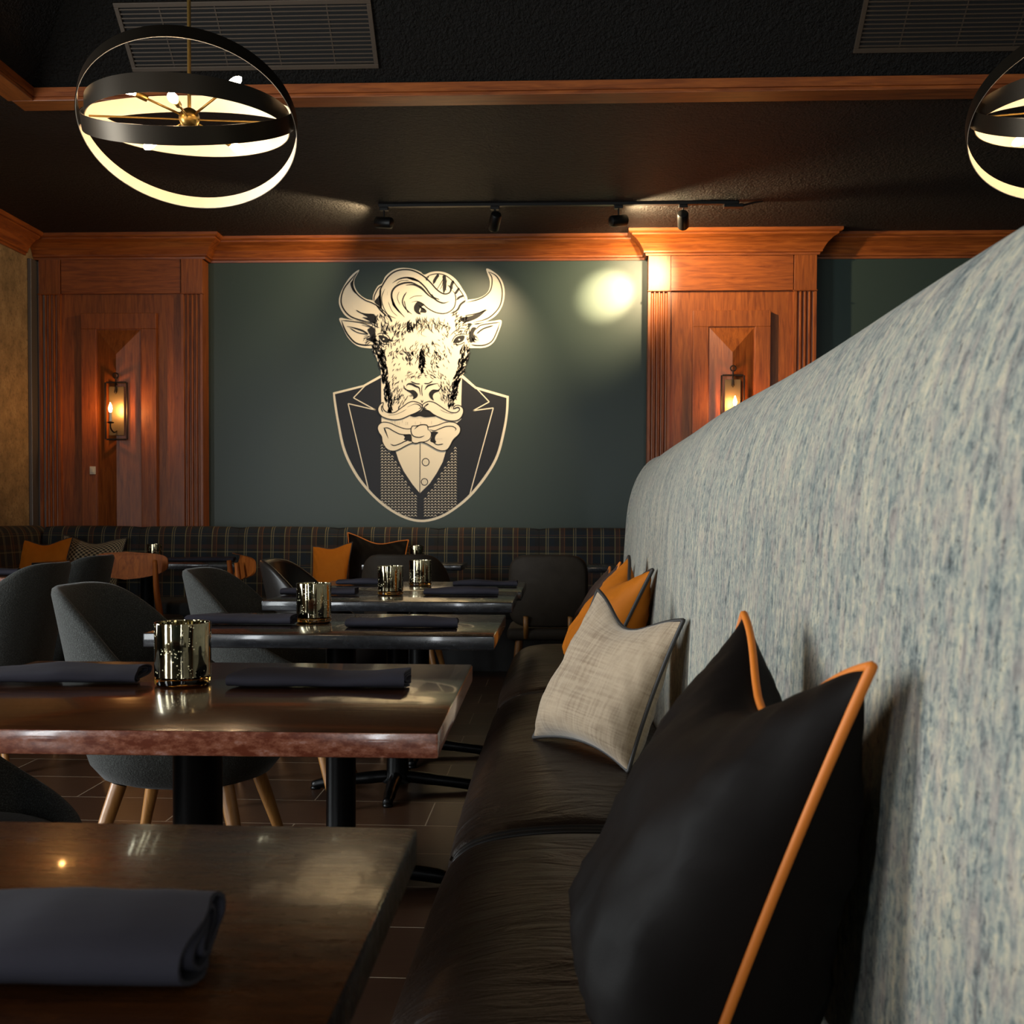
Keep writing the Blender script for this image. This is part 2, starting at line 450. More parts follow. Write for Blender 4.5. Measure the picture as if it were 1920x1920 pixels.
box(bm, LW-.2, RW+.2, TE, BW, SOF, SOF+.15); box(bm, LW-.2, TL, RY-.2, TE, SOF, SOF+.15); box(bm, TL, RW+.2, RY-.2, TE, TZ, TZ+.1)
q = [bm.verts.new(p) for p in ((TL, TE, TRAY), (RW+.2, TE, TRAY), (RW+.2, TE-.816, TZ), (TL+.816, TE-.816, TZ), (TL+.816, RY-.2, TZ), (TL, RY-.2, TRAY))]
bm.faces.new(q[:4]); bm.faces.new((q[0], q[3], q[4], q[5]))
box(bm, TL-.02, RW+.2, TE, TE+.05, SOF+.151, TZ+.1); box(bm, TL-.05, TL, RY-.2, TE, SOF+.151, TZ+.1)
structure('ceiling', bm, 'ceiling', 'black popcorn-textured ceiling with raised tray')
# tray trim: board face and underside casing
bm = bmesh.new()
box(bm, TL-.1, RW, TE-.012, TE+.12, SOF-.02, SOF-.0005, .003); box(bm, TL, RW, TE-.02, TE-.0005, SOF-.0005, TRAY-.001)
structure('trim_1', bm, 'cherry_x', 'long reddish wood board edging the back of the raised ceiling tray')
bm = bmesh.new()
box(bm, TL-.12, TL+.012, RY, TE-.0125, SOF-.02, SOF-.0005, .003); box(bm, TL+.0005, TL+.02, RY, TE-.021, SOF-.0005, TRAY-.001)
structure('trim_2', bm, 'cherry_y', 'reddish wood board edging the left of the raised ceiling tray')
# crown moulding: profile (out, z) then mitred run
CP = [(0, -.17), (.012, -.17), (.016, -.155), (.03, -.15), (.03, -.138), (.038, -.125), (.06, -.09), (.09, -.06), (.118, -.045), (.125, -.04), (.125, -.03), (.14, -.028), (.15, -.02), (.15, 0), (0, 0)]
def crown(path, name, label):
    """path: corner list (x,y) walking left to right with the wall on the left-hand side"""
    bm = bmesh.new(); P = [Vector(p) for p in path]; secs = []
    for i, p in enumerate(P):
        d0 = (P[i]-P[i-1]).normalized() if i else (P[1]-P[0]).normalized()
        d1 = (P[i+1]-P[i]).normalized() if i < len(P)-1 else d0
        n0 = Vector((d0.y, -d0.x)); n1 = Vector((d1.y, -d1.x)); b = (n0+n1).normalized(); k = 1/max(b.dot(n0), .3)
        secs.append([(p.x+b.x*o*k, p.y+b.y*o*k, SOF-.0005+z) for o, z in CP])
    loft(bm, secs, True, True)
    return structure(name, bm, 'cherry_x', label)
# wood wall panels geometry (x ranges on the wall)
def X(px, Y): return onY(px, 700, Y).x
PF = 8.06   # panel front
xa0, xa1 = X(76, PF), X(380, PF)
xb0, xb1 = X(1215, PF), X(1528, PF)
g = .002
crown([(LW+.002, BW-.13), (xa1+.01, BW-.13), (xa1+.01, BW-g), (xb0-.01, BW-g), (xb0-.01, BW-.14), (xb1+.01, BW-.14), (xb1+.01, BW-g), (RW-.002, BW-g)], 'trim_3', 'reddish wood crown moulding along the back wall')
def side_crown():
    bm = bmesh.new(); secs = []
    for Y in (RY+.01, BW-.285): secs.append([(LW+.001+o, Y, SOF-.0005+z) for o, z in CP])
    loft(bm, secs, True, True); return structure('trim_4', bm, 'cherry_y', 'reddish wood crown moulding along the left wall')
side_crown()
# metal strip at the left wall corner
bm = bmesh.new(); s0, s1 = X(60, 8.0), X(74, 8.0)
box(bm, LW+.001, LW+.03, 7.96, 8.06, 0, SOF-.18, .004)
box(bm, LW+.001, LW+.085, 8.062, 8.18, 0, SOF-.18, .004)
structure('trim_5', bm, 'strip', 'narrow grey metal strip between textured wall and wood panel')

def wood_panel(x0, x1, px_inner, apex_dir, label):
    """panelled pier: two fluted pilasters, frieze, framed raised panel"""
    t = thing('wall_panelling', label, 'wood panelling', ((x0+x1)/2, PF, 0))
    ox = (x0+x1)/2; W = x1-x0; top = SOF-.172
    zt = onY(1300, 475 if False else 545, PF).z       # underside of frieze
    pw = .165
    def O(n, bm, mat='cherry', auto=None):
        bmesh.ops.translate(bm, verts=bm.verts, vec=(-ox, -PF, 0)); return obj(n, bm, mat, t, auto=auto)
    Y0, Y1 = PF, BW-.001
    bm = bmesh.new(); box(bm, x0, x1, Y0+.02, Y1, 0, top); O('backing_panel', bm)
    for s in (0, 1):
        a = x0-.004 if s == 0 else x1-pw+.004
        # fluted shaft, profile extruded in z
        n = 4; poly = [(a, Y0+.019)]
        m = .016; fw = (pw-2*m)/n
        poly.append((a, Y0-.012)); poly.append((a+m, Y0-.012))
        for k in range(n):
            c = a+m+fw*(k+.5)
            for q in range(0, 9):
                an = PI*q/8
                poly.append((c-math.cos(an)*fw*.40, Y0-.012+(.0 if q in (0, 8) else math.sin(an)*.016)))
        poly += [(a+pw-m, Y0-.012), (a+pw, Y0-.012), (a+pw, Y0+.019)]
        bm = bmesh.new(); prism(bm, poly, 'z', .18, zt-.008); O('fluted_pilaster', bm, auto=50)
        bm = bmesh.new(); box(bm, a-.006, a+pw+.006, Y0-.022, Y0+.019, zt-.008, zt, .003); box(bm, a, a+pw, Y0-.012, Y0+.019, zt, top, .002); O('pilaster_block', bm)
        bm = bmesh.new(); box(bm, a-.004, a+pw+.004, Y0-.02, Y0+.019, 0, .18, .003); O('plinth', bm)
    a, b = x0+pw, x1-pw
    bm = bmesh.new(); box(bm, a+.002, b-.002, Y0-.004, Y0+.019, zt, top, .002); O('frieze', bm, 'cherry_x')
    # frame
    ia, ib = px_inner; zf = onY(1370, 583, PF).z
    bm = bmesh.new(); fw = .125
    box(bm, ia, ib, Y0-.026, Y0+.019, zf-.12, zf, .003); box(bm, ia, ia+fw-.01, Y0-.0262, Y0+.019, .3, zf-.12, .003); box(bm, ib-fw+.01, ib, Y0-.0262, Y0+.019, .3, zf-.12, .003)
    box(bm, ia, ib, Y0-.026, Y0+.019, .2, .32, .003); O('panel_frame', bm)
    pa, pb, z0, z1 = ia+fw-.01, ib-fw+.01, .32, zf-.12
    bm = bmesh.new(); box(bm, pa, pb, Y0-.016, Y0+.0185, z0, z1)
    h = (pb-pa)/2; cx = (pa+pb)/2; d = .055; e = .008
    v = [bm.verts.new(p) for p in ((pa+e, Y0-.0165, z0+e), (pb-e, Y0-.0165, z0+e), (pb-e, Y0-.0165, z1-e), (pa+e, Y0-.0165, z1-e), (cx, Y0-.0165-d, z0+h*1.15), (cx, Y0-.0165-d, z1-h*1.15))]
    for q in ((0, 1, 4), (1, 2, 5, 4), (2, 3, 5), (3, 0, 4, 5), (0, 3, 2, 1)): bm.faces.new([v[i] for i in q])
    O('raised_panel', bm)
    return t, cx, Y0-.0165-d
pl, cxl, yl = wood_panel(xa0, xa1, (X(155, PF), X(295, PF)), 0, 'reddish wood pier at the left end of the back wall, holding a fully visible sconce')
pr, cxr, yr = wood_panel(xb0, xb1, (X(1298, PF), X(1443, PF)), 0, 'brighter reddish wood pier right of the bull mural, partly hidden by the booth back')

# wall switch
sw = onY(174, 882, PF-.027)
t = thing('wall_switch', 'small ivory switch plate on the left wood pier', 'light switch', (sw.x, PF-.0268, sw.z))
obj('plate', nbox(-.023, .023, -.005, 0, -.03, .03, .003), 'switch', t); obj('toggle', nbox(-.008, .008, -.011, -.0052, -.014, .014, .002), 'switch', t)

# sconces
def sconce(cx, yf, zc, label, group):
    t = thing('wall_sconce', label, 'wall lamp', (cx, yf, zc), 0, group)
    w, h = .083, .215
    bm = bmesh.new()
    for s in (-1, 1):
        box(bm, s*w-.006, s*w+.006, -.03, -.018, -h, h, .002); box(bm, -w+.006, w-.006, -.0298, -.0182, s*h-.006, s*h+.006, .002)
    obj('frame', bm, 'iron', t)
    obj('back_plate', nbox(-w+.025, w-.025, -.02, -.014, -h+.03, h-.03, .002), 'sconce_glass', t)
    bm = bmesh.new(); box(bm, -.012, .012, -.0135, .0, -.1, .1)
    tube(bm, [(0, -.018, h-.02), (0, -.03, h+.0), (0, -.032, h+.035)], .006, 8)
    obj('mount', bm, 'iron', t)
    ring = [(.02*math.cos(a*PI/8), -.032, h+.05+.02*math.sin(a*PI/8)) for a in range(16)]
    obj('hanging_ring', tube(bmesh.new(), ring, .005, 8, True), 'iron', t, True)
    obj('drop_spike', lathe(bmesh.new(), [(.002, -.09), (.012, -.075), (.006, -.05), (.005, 0)], 12, (0, -.036, h)), 'iron', t, True)
    bm = tube(bmesh.new(), crom([(0, -.0205, -.15), (0, -.07, -.165), (0, -.125, -.14), (0, -.13, -.10)]), .006, 8)
    lathe(bm, [(.004, -.105), (.024, -.1), (.026, -.094), (.012, -.09), (.012, -.088)], 20, (0, -.13, 0))
    obj('candle_arm', bm, 'iron', t, auto=40)
    obj('candle_sleeve', lathe(bmesh.new(), [(.010, -.088), (.010, -.02)], 20, (0, -.13, 0)), 'candle_wax', t, auto=40)
    obj('bulb', lathe(bmesh.new(), [(.006, -.0195), (.011, -.008), (.0135, .008), (.010, .024), (.004, .04), (.0005, .05)], 20, (0, -.13, 0)), 'bulb_sconce', t, True)
    return t
zs = onY(226, 771, yl).z
sc1 = sconce(cxl+.01, yl, zs, 'iron frame wall sconce with lit candle bulb on the left wood pier', 'candle sconces on the wood piers')
sc2 = dup(sc1, (cxr, yr, onY(1370, 759, yr).z), 0, 'iron frame wall sconce half hidden behind the tall grey booth back')

# ceiling vents
def vent(x0, x1, s0, s1, label):
    sm_ = (s0+s1)/2; ang = math.radians(43)
    t = thing('ceiling_vent', label, 'air vent', ((x0+x1)/2, TE-sm_*math.cos(ang), TRAY+sm_*math.sin(ang)), 0, 'slatted vents in the raised ceiling')
    t.rotation_euler = (-ang, 0, 0)
    w, d = (x1-x0)/2, (s1-s0)/2; f = .022
    bm = bmesh.new(); z0, z1 = -.014, -.001
    box(bm, -w, w, -d, -d+f, z0, z1, .002); box(bm, -w, w, d-f, d, z0, z1, .002); box(bm, -w, -w+f, -d+f, d-f, z0, z1, .002); box(bm, w-f, w, -d+f, d-f, z0, z1, .002)
    obj('frame', bm, 'vent', t)
    obj('backing', nbox(-w+f, w-f, -d+f, d-f, -.003, -.0012), 'vent_back', t)
    n = 14
    for i in range(n):
        y = -d+f+(i+.5)*(2*d-2*f)/n
        obj('slat', nbox(-w+f, w-f, y-.0035, y+.0035, -.011, -.006, .0012), 'vent', t)
    for i in range(4):
        x = -w+(i+.8)*(2*w)/4.6
        obj('rib', nbox(x-.003, x+.003, -d+f, d-f, -.006, -.0032), 'vent', t)
    return t
vent(-2.14, -.90, .085, .415, 'slatted ceiling vent behind the left pendant light')
vent(1.41, 2.65, .125, .455, 'slatted ceiling vent cut by the top right corner')

# track light
TY = 7.27
ta, tb = onY(710, 377, TY).x, onY(1385, 372, TY).x
t = thing('track_light', 'black track light bar with four spot heads on the ceiling above the mural', 'track light', ((ta+tb)/2, TY, SOF))
ox = (ta+tb)/2
obj('rail', nbox(ta-ox, tb-ox, -.018, .018, -.022, -.001, .003), 'track_black', t)
obj('power_feed', nbox(tb-ox-.1, tb-ox+.03, -.026, .026, -.045, -.0225, .004), 'track_black', t)
tube_b = tube(bmesh.new(), [(tb-ox+.028, 0, -.03), (tb-ox+.1, .0, -.012), (tb-ox+.16, .0, -.004)], [.008, .006, .004], 8)
obj('feed_cord', tube_b, 'track_black', t)
heads = []
for i, (px, aim, tilt) in enumerate(((720, (-.9, .3), -.12), (928, (-.25, .8), .7), (1160, (.80, .42), -.16), (1281, (.15, .95), .6))):
    x = onY(px, 380, TY).x-ox
    bm = bmesh.new(); box(bm, x-.03, x+.03, -.018, .018, -.045, -.0225, .004); lathe(bm, [(.006, -.10), (.006, -.046)], 10, (x, 0, 0)); st = obj('spot_stem', bm, 'track_black', t)
    d = Vector((aim[0], aim[1], -tilt)).normalized()
    q = Vector((0, 0, -1)).rotation_difference(d).to_matrix().to_4x4()
    mt = Matrix.Translation((x, 0, -.125)) @ q
    bm = lathe(bmesh.new(), [(.014, .07), (.034, .06), (.038, .05), (.038, -.055), (.034, -.06), (.031, -.05), (.030, -.042)], 24, mtx=mt)
    h = obj('spot_head', bm, 'track_black', t, auto=40)
    heads.append((Vector((x+ox, TY, SOF-.125)), d))
    ln = obj('lens', lathe(bmesh.new(), [(.029, -.044), (.029, -.041)], 24, mtx=mt), 'lens' if i != 2 else 'lens', h)

# ------------------------------------------------------------------ mural
mY = BW-.001
mural = thing('bull_mural', 'large painted bull in a navy suit with moustache and bow tie on green wall', 'mural', (0, BW, 0))
def MM(p): return (600+p[0]/3.692, 480+p[1]/3.692)
def MA(p): return (625+p[0]/5.818, 490+p[1]/5.818)
def MB(p): return (690+p[0]/8.727, 640+p[1]/8.727)
class Paint:
    def __init__(s, name, mat, lvl): s.bm = bmesh.new(); s.name = name; s.mat = mat; s.y = -.001-lvl*.0009
    def w(s, q):
        v = onY(q[0], q[1], BW); return (v.x, s.y, v.z)
    def fill(s, pts, f=MM, smooth=True, n=5):
        P = [f(p) for p in pts]
        if smooth: P = [(v.x, v.y) for v in crom([(p[0], p[1], 0) for p in P], n, True)]
        tri = tessellate_polygon([[Vector((p[0], p[1], 0)) for p in P]])
        V = [s.bm.verts.new(s.w(p)) for p in P]
        for a in tri:
            try: s.bm.faces.new([V[i] for i in a])
            except ValueError: pass
    def stroke(s, pts, w, f=MM, smooth=True, taper=(.15, .15), closed=False):
        P = [Vector((*f(p), 0)) for p in pts]; k = (Vector((*f((1, 0)), 0))-Vector((*f((0, 0)), 0))).length; w = w*k/2*(1.3 if s.mat == 'mural_black' else 1)
        if smooth and len(P) > 2: P = crom(P, 6, closed)
        if closed: P = P+[P[0]]
        m = len(P); A = []; B = []
        for i in range(m):
            d = (P[min(i+1, m-1)]-P[max(i-1, 0)]).normalized(); nn = Vector((-d.y, d.x, 0)); t_ = i/(m-1)
            ww = w
            if not closed:
                if taper[0] and t_ < taper[0]: ww *= .12+.88*t_/taper[0]
                if taper[1] and t_ > 1-taper[1]: ww *= .12+.88*(1-t_)/taper[1]
            A.append(s.bm.verts.new(s.w(P[i]+nn*ww))); B.append(s.bm.verts.new(s.w(P[i]-nn*ww)))
        for i in range(m-1): s.bm.faces.new((A[i], A[i+1], B[i+1], B[i]))
    def dot(s, c, rx, ry, f=MM, n=16):
        s.fill([(c[0]+rx*math.cos(2*PI*i/n), c[1]+ry*math.sin(2*PI*i/n)) for i in range(n)], f, False)
    def fur(s, cx, cy, rx, ry, n, ang, L, w=7, f=MM, jit=.35):
        for _ in range(int(n*1.5)):
            a = random.random()*2*PI; r = random.random()**.5*1.3
            x, y = cx+rx*r*math.cos(a), cy+ry*r*math.sin(a); th = math.radians(ang)+random.gauss(0, jit); l = L*random.uniform(.6, 1.3)
            dx, dy = math.cos(th)*l/2, math.sin(th)*l/2; cvx, cvy = -dy*.2, dx*.2
            s.stroke([(x-dx, y-dy), (x+cvx, y+cvy), (x+dx, y+dy)], w*random.uniform(.45, .95), f, True, (.5, .5))
    def done(s, label=None):
        bm = s.bm
        for fa in bm.faces: fa.normal_update()
        for fa in bm.faces:
            if fa.normal.y > 0: fa.normal_flip()
        r = bmesh.ops.extrude_face_region(bm, geom=bm.faces[:])
        vs = [v for v in r['geom'] if isinstance(v, bmesh.types.BMVert)]
        bmesh.ops.translate(bm, verts=vs, vec=(0, -.0007, 0))
        o = obj(s.name, bm, s.mat, mural)
        if label: o['label'] = label
        return o
def line(a, b, n): return [(a[0]+(b[0]-a[0])*i/n, a[1]+(b[1]-a[1])*i/n) for i in range(n)]
p = Paint('shield_outline', 'mural_cream', 0)
shr = [(1307, 970), (1302, 1080), (1282, 1210), (1238, 1380), (1165, 1515), (1050, 1660), (930, 1760), (820, 1820), (700, 1842), (580, 1815), (450, 1740), (335, 1635), (235, 1505), (158, 1340), (118, 1150), (97, 1020), (90, 945)]
sm = [(v.x, v.y) for v in crom([(a, b, 0) for a, b in shr], 5)]
p.fill(line((90, 945), (300, 893), 1)+line((300, 893), (425, 822), 1)+[(425, 822), (985, 820), (1080, 905)]+sm[:-1], smooth=False); p.done('cream painted outline')
p = Paint('jacket', 'mural_navy', 1)
sj = [(1291, 983), (1286, 1085), (1266, 1205), (1222, 1372), (1150, 1504), (1038, 1645), (921, 1745), (815, 1803), (700, 1825), (586, 1799), (460, 1726), (349, 1624), (252, 1496), (176, 1336), (134, 1148), (113, 1020), (104, 957)]
sm = [(v.x, v.y) for v in crom([(a, b, 0) for a, b in sj], 5)]
p.fill([(104, 957), (305, 906), (428, 840), (975, 838), (1075, 920)]+sm[:-1], smooth=False); p.done('navy painted jacket')
for L_ in (line((318, 893), (232, 982), 1)+[(232, 982), (385, 1066), (195, 1022), (335, 1612)], [(1068, 900), (1172, 1010), (1060, 1071), (1200, 1052), (1035, 1660)]):
    p = Paint('lapel_line', 'mural_cream', 2)
    for a, b in zip(L_, L_[1:]): p.stroke([a, b], 7, smooth=False, taper=(0, 0))
    p.done('thin cream lapel line')
def vl(y):
    pts = [(1270, 418), (1350, 495), (1450, 548), (1560, 610), (1690, 690)]
    for (a, xa), (b, xb) in zip(pts, pts[1:]):
        if a <= y <= b: return xa+(xb-xa)*(y-a)/(b-a)
    return 690 if y > 1690 else 418
def vr(y):
    pts = [(1270, 955), (1370, 900), (1460, 850), (1560, 795), (1690, 702)]
    for (a, xa), (b, xb) in zip(pts, pts[1:]):
        if a <= y <= b: return xa+(xb-xa)*(y-a)/(b-a)
    return 702 if y > 1690 else 955
def botl(x): return 1815-((x-700)/280)**2*118
for side in (0, 1):
  p = Paint('waistcoat_weave', 'mural_cream', 2); y = 1288
  while y < 1815:
    x = 420
    while x < 955:
        if (x > 692) == bool(side) and (x+20 < vl(y) or x > vr(y)) and y < botl(x+11) and x+22 < 957:
            p.stroke([(x, y+9), (x+11, y-2), (x+22, y+9)], 6.5, smooth=False, taper=(.3, .3))
        x += 23
    y += 19.5
  p.done('cream zigzag weave of the waistcoat')
p = Paint('shirt', 'mural_cream', 3)
p.fill([(525, 1352), (560, 1300), (700, 1270), (850, 1300), (872, 1350), (850, 1425), (810, 1500), (760, 1575), (692, 1642), (640, 1580), (580, 1490), (545, 1415)], smooth=False); p.done('cream shirt front')
p = Paint('shirt_line', 'mural_black', 4)
p.stroke([(694, 1295), (691, 1640)], 4, smooth=False, taper=(0, 0))
for c, r in (((732, 1427), 24), ((724, 1564), 22)):
    p.stroke([(c[0]+r*math.cos(2*PI*i/12), c[1]+r*1.05*math.sin(2*PI*i/12)) for i in range(12)], 4.5, closed=True)
    for dx in (-6, 7): p.stroke([(c[0]+dx, c[1]-10), (c[0]+dx, c[1]+10)], 4, smooth=False)
p.done('black shirt seam and buttons')
# ears
p = Paint('ear', 'mural_cream', 3)
p.fill([(135, 432), (200, 440), (290, 455), (370, 480), (400, 560), (385, 633), (300, 635), (240, 612), (190, 560), (160, 500)]); p.done()
p = Paint('ear', 'mural_cream', 3)
p.fill([(1258, 450), (1200, 450), (1120, 462), (1050, 480), (1010, 560), (1025, 630), (1080, 638), (1150, 632), (1200, 600), (1232, 540)]); p.done()
# horns
p = Paint('horn', 'mural_cream', 3)
p.fill([(273, 97), (225, 128), (180, 185), (142, 260), (131, 320), (148, 375), (190, 425), (260, 452), (370, 475), (470, 450), (450, 355), (375, 312), (320, 297), (272, 262), (243, 215), (240, 165)]); p.done()
p = Paint('horn', 'mural_cream', 3)
p.fill([(1151, 89), (1210, 115), (1257, 165), (1279, 245), (1268, 330), (1230, 400), (1170, 445), (1080, 475), (990, 450), (955, 390), (975, 330), (1020, 305), (1090, 294), (1145, 267), (1172, 228), (1175, 170)]); p.done()
# head
p = Paint('head', 'mural_cream', 4)
left = [(375, 330), (390, 400), (378, 470), (372, 540), (370, 610), (364, 655), (385, 700), (405, 735), (412, 775), (432, 830)]
jag = []
for (a, b) in zip(left, left[1:]):
    for q in range(3):
        t_ = q/3; jag.append((a[0]+(b[0]-a[0])*t_+(5 if q == 1 else -2), a[1]+(b[1]-a[1])*t_))
right = [(985, 835), (1000, 800), (1008, 760), (1025, 700), (1030, 650), (1032, 560), (1020, 480), (1020, 305)]
jr = []
for (a, b) in zip(right, right[1:]):
    for q in range(3):
        t_ = q/3; jr.append((a[0]+(b[0]-a[0])*t_+(-5 if q == 1 else 3), a[1]+(b[1]-a[1])*t_))
chin = [(425, 1000), (427, 1200), (500, 1220), (580, 1240), (700, 1250), (820, 1238), (900, 1200), (978, 1130), (978, 1000)]
p.fill(jag+[(424, 840)]+chin+[(983, 840)]+jr+[(980, 220), (900, 200), (700, 160), (500, 170), (420, 230)], smooth=False); p.done('cream furry bull face')
p = Paint('hair', 'mural_cream', 4.5)
p.fill([(400, 380), (372, 330), (368, 275), (398, 212), (430, 190), (455, 140), (510, 97), (570, 83), (640, 90), (695, 110), (722, 130), (770, 112), (830, 108), (888, 124), (940, 162), (982, 220), (1022, 305), (980, 400), (800, 430), (500, 430)]); p.done('cream swept quiff')
# black line work
k = Paint('ink_lines', 'mural_black', 6)
k.stroke([(262, 112), (212, 168), (165, 232), (147, 310), (166, 370), (215, 420), (300, 450), (375, 462)], 7)
k.stroke([(262, 112), (232, 165), (230, 212), (256, 262), (310, 305), (370, 330), (430, 370), (470, 410)], 6)
k.fill([(212, 190), (232, 170), (230, 215), (258, 265), (235, 250), (218, 220)], smooth=True)
k.stroke([(1165, 110), (1190, 152), (1186, 222), (1158, 266), (1100, 300), (1015, 322)], 6)
k.stroke([(1165, 110), (1216, 136), (1250, 190), (1262, 262), (1247, 342), (1204, 400), (1150, 437), (1060, 462)], 6)
k.fill([(262, 385), (320, 405), (385, 412), (385, 470), (340, 450), (295, 425), (330, 425)]); k.fill([(975, 430), (1050, 415), (1150, 370), (1090, 430), (1000, 460)])
k.stroke([(1000, 415), (1080, 400), (1160, 375)], 5); k.stroke([(250, 375), (300, 400), (380, 405)], 6)
k.stroke([(150, 446), (172, 508), (205, 560), (250, 603), (310, 618), (375, 615)], 8); k.stroke([(150, 446), (230, 455), (300, 468), (362, 492)], 5)
k.stroke([(300, 452), (350, 462), (366, 480), (350, 492), (290, 478)], 4)
k.stroke([(188, 487), (240, 500), (300, 520), (335, 545)], 9, taper=(.5, .1)); k.stroke([(210, 500), (260, 530), (330, 545)], 5)
k.fill([(330, 510), (372, 495), (388, 560), (375, 600), (345, 585), (318, 575), (350, 558)])
k.fur(350, 580, 30, 25, 16, 160, 40, 6)
k.stroke([(1246, 460), (1222, 530), (1190, 590), (1140, 617), (1080, 620), (1045, 612)], 6); k.stroke([(1246, 460), (1180, 468), (1110, 482), (1080, 510)], 5)
k.stroke([(1200, 482), (1130, 505), (1085, 540)], 7); k.fill([(1050, 500), (1082, 500), (1062, 540), (1075, 570), (1045, 602), (1032, 560)]); k.fur(1065, 575, 22, 20, 10, 30, 35, 5)
# hair lines
def A(pts, w, **kw): k.stroke(pts, w, MA, **kw)
A([(600, 640), (545, 560), (515, 460), (512, 330), (540, 260), (600, 170), (680, 112), (780, 92), (880, 107), (980, 160), (1060, 232), (1130, 310), (1200, 355), (1258, 350), (1286, 312), (1270, 280), (1240, 262)], 12)
A([(1285, 310), (1325, 350), (1336, 420), (1320, 500), (1270, 550), (1200, 572), (1110, 556), (1030, 512), (970, 460), (910, 438), (850, 450)], 9)
A([(645, 240), (720, 195), (820, 180), (920, 212), (1000, 282), (1060, 362), (1130, 430), (1200, 457), (1265, 440)], 13)
A([(790, 180), (870, 195), (930, 225)], 24, taper=(.5, .5))
A([(780, 612), (700, 525), (650, 445), (638, 350), (680, 280), (760, 242), (850, 235), (930, 262)], 15)
A([(640, 380), (660, 470), (720, 560)], 22, taper=(.5, .5))
A([(790, 262), (880, 258), (960, 292), (1040, 372), (1120, 425)], 20, taper=(.4, .5))
A([(860, 580), (790, 520), (756, 450), (768, 390), (802, 335)], 10); A([(820, 570), (790, 500), (775, 430)], 7)
A([(565, 300), (530, 390), (545, 490), (600, 585), (690, 625)], 6); A([(590, 330), (590, 370)], 5, smooth=False)
A([(830, 412), (890, 382), (980, 378)], 5); A([(600, 440), (640, 540), (700, 600)], 4); A([(1075, 360), (1100, 395), (1160, 420)], 9)
A([(520, 300), (515, 400), (530, 500)], 10); A([(690, 250), (740, 215), (830, 210)], 5); A([(720, 330), (700, 400), (730, 480)], 4)
k.fill([(915, 445), (882, 490), (885, 540), (920, 575), (955, 580), (938, 545), (955, 505), (990, 478), (950, 450)], MA)
for i in range(9): A([(930+i*7, 480+i*4), (960+i*7, 520+i*3), (945+i*7, 565)], 5)
A([(1000, 188), (1060, 152), (1140, 138), (1220, 155), (1300, 215), (1362, 292), (1412, 362), (1444, 424)], 8)
for pts, w in (([(1150, 145), (1112, 200), (1092, 250)], 24), ([(1208, 150), (1216, 250), (1205, 352)], 30), ([(1130, 310), (1180, 230), (1212, 170)], 6), ([(1312, 212), (1288, 270), (1298, 305)], 24),
               ([(1375, 290), (1345, 335), (1325, 360)], 20), ([(1425, 375), (1375, 395), (1345, 425)], 18), ([(1446, 428), (1390, 472), (1362, 522), (1325, 562)], 16), ([(1258, 262), (1280, 300), (1270, 340)], 9),
               ([(1045, 165), (1015, 200), (1030, 210)], 8), ([(1165, 310), (1190, 260), (1200, 200)], 5), ([(1240, 200), (1225, 290), (1240, 330)], 5), ([(1400, 345), (1360, 345)], 5)):
    A(pts, w, taper=(.1, .3))
A([(445, 440), (450, 380), (490, 300), (530, 265)], 9); k.fill([(450, 445), (482, 400), (508, 370), (512, 440), (530, 520), (500, 490)], MA)
A([(465, 470), (520, 540), (585, 600)], 12); A([(590, 590), (620, 620), (640, 665)], 14)
# eyes
k.fill([(493, 815), (530, 808), (578, 825), (606, 855), (600, 886), (565, 890), (525, 868)], MA); k.fill([(1308, 882), (1338, 832), (1388, 812), (1432, 815), (1422, 862), (1382, 886), (1342, 892)], MA)
A([(475, 800), (530, 786), (590, 808), (625, 858)], 7); A([(488, 868), (540, 902), (610, 908)], 8); A([(1290, 890), (1328, 820), (1395, 795), (1455, 800)], 7); A([(1315, 905), (1380, 908), (1435, 880)], 7)
A([(600, 850), (640, 870), (660, 860)], 16, taper=(.1, .6)); A([(1270, 820), (1330, 760), (1400, 730), (1450, 740)], 6); A([(520, 750), (560, 770), (600, 790)], 6)
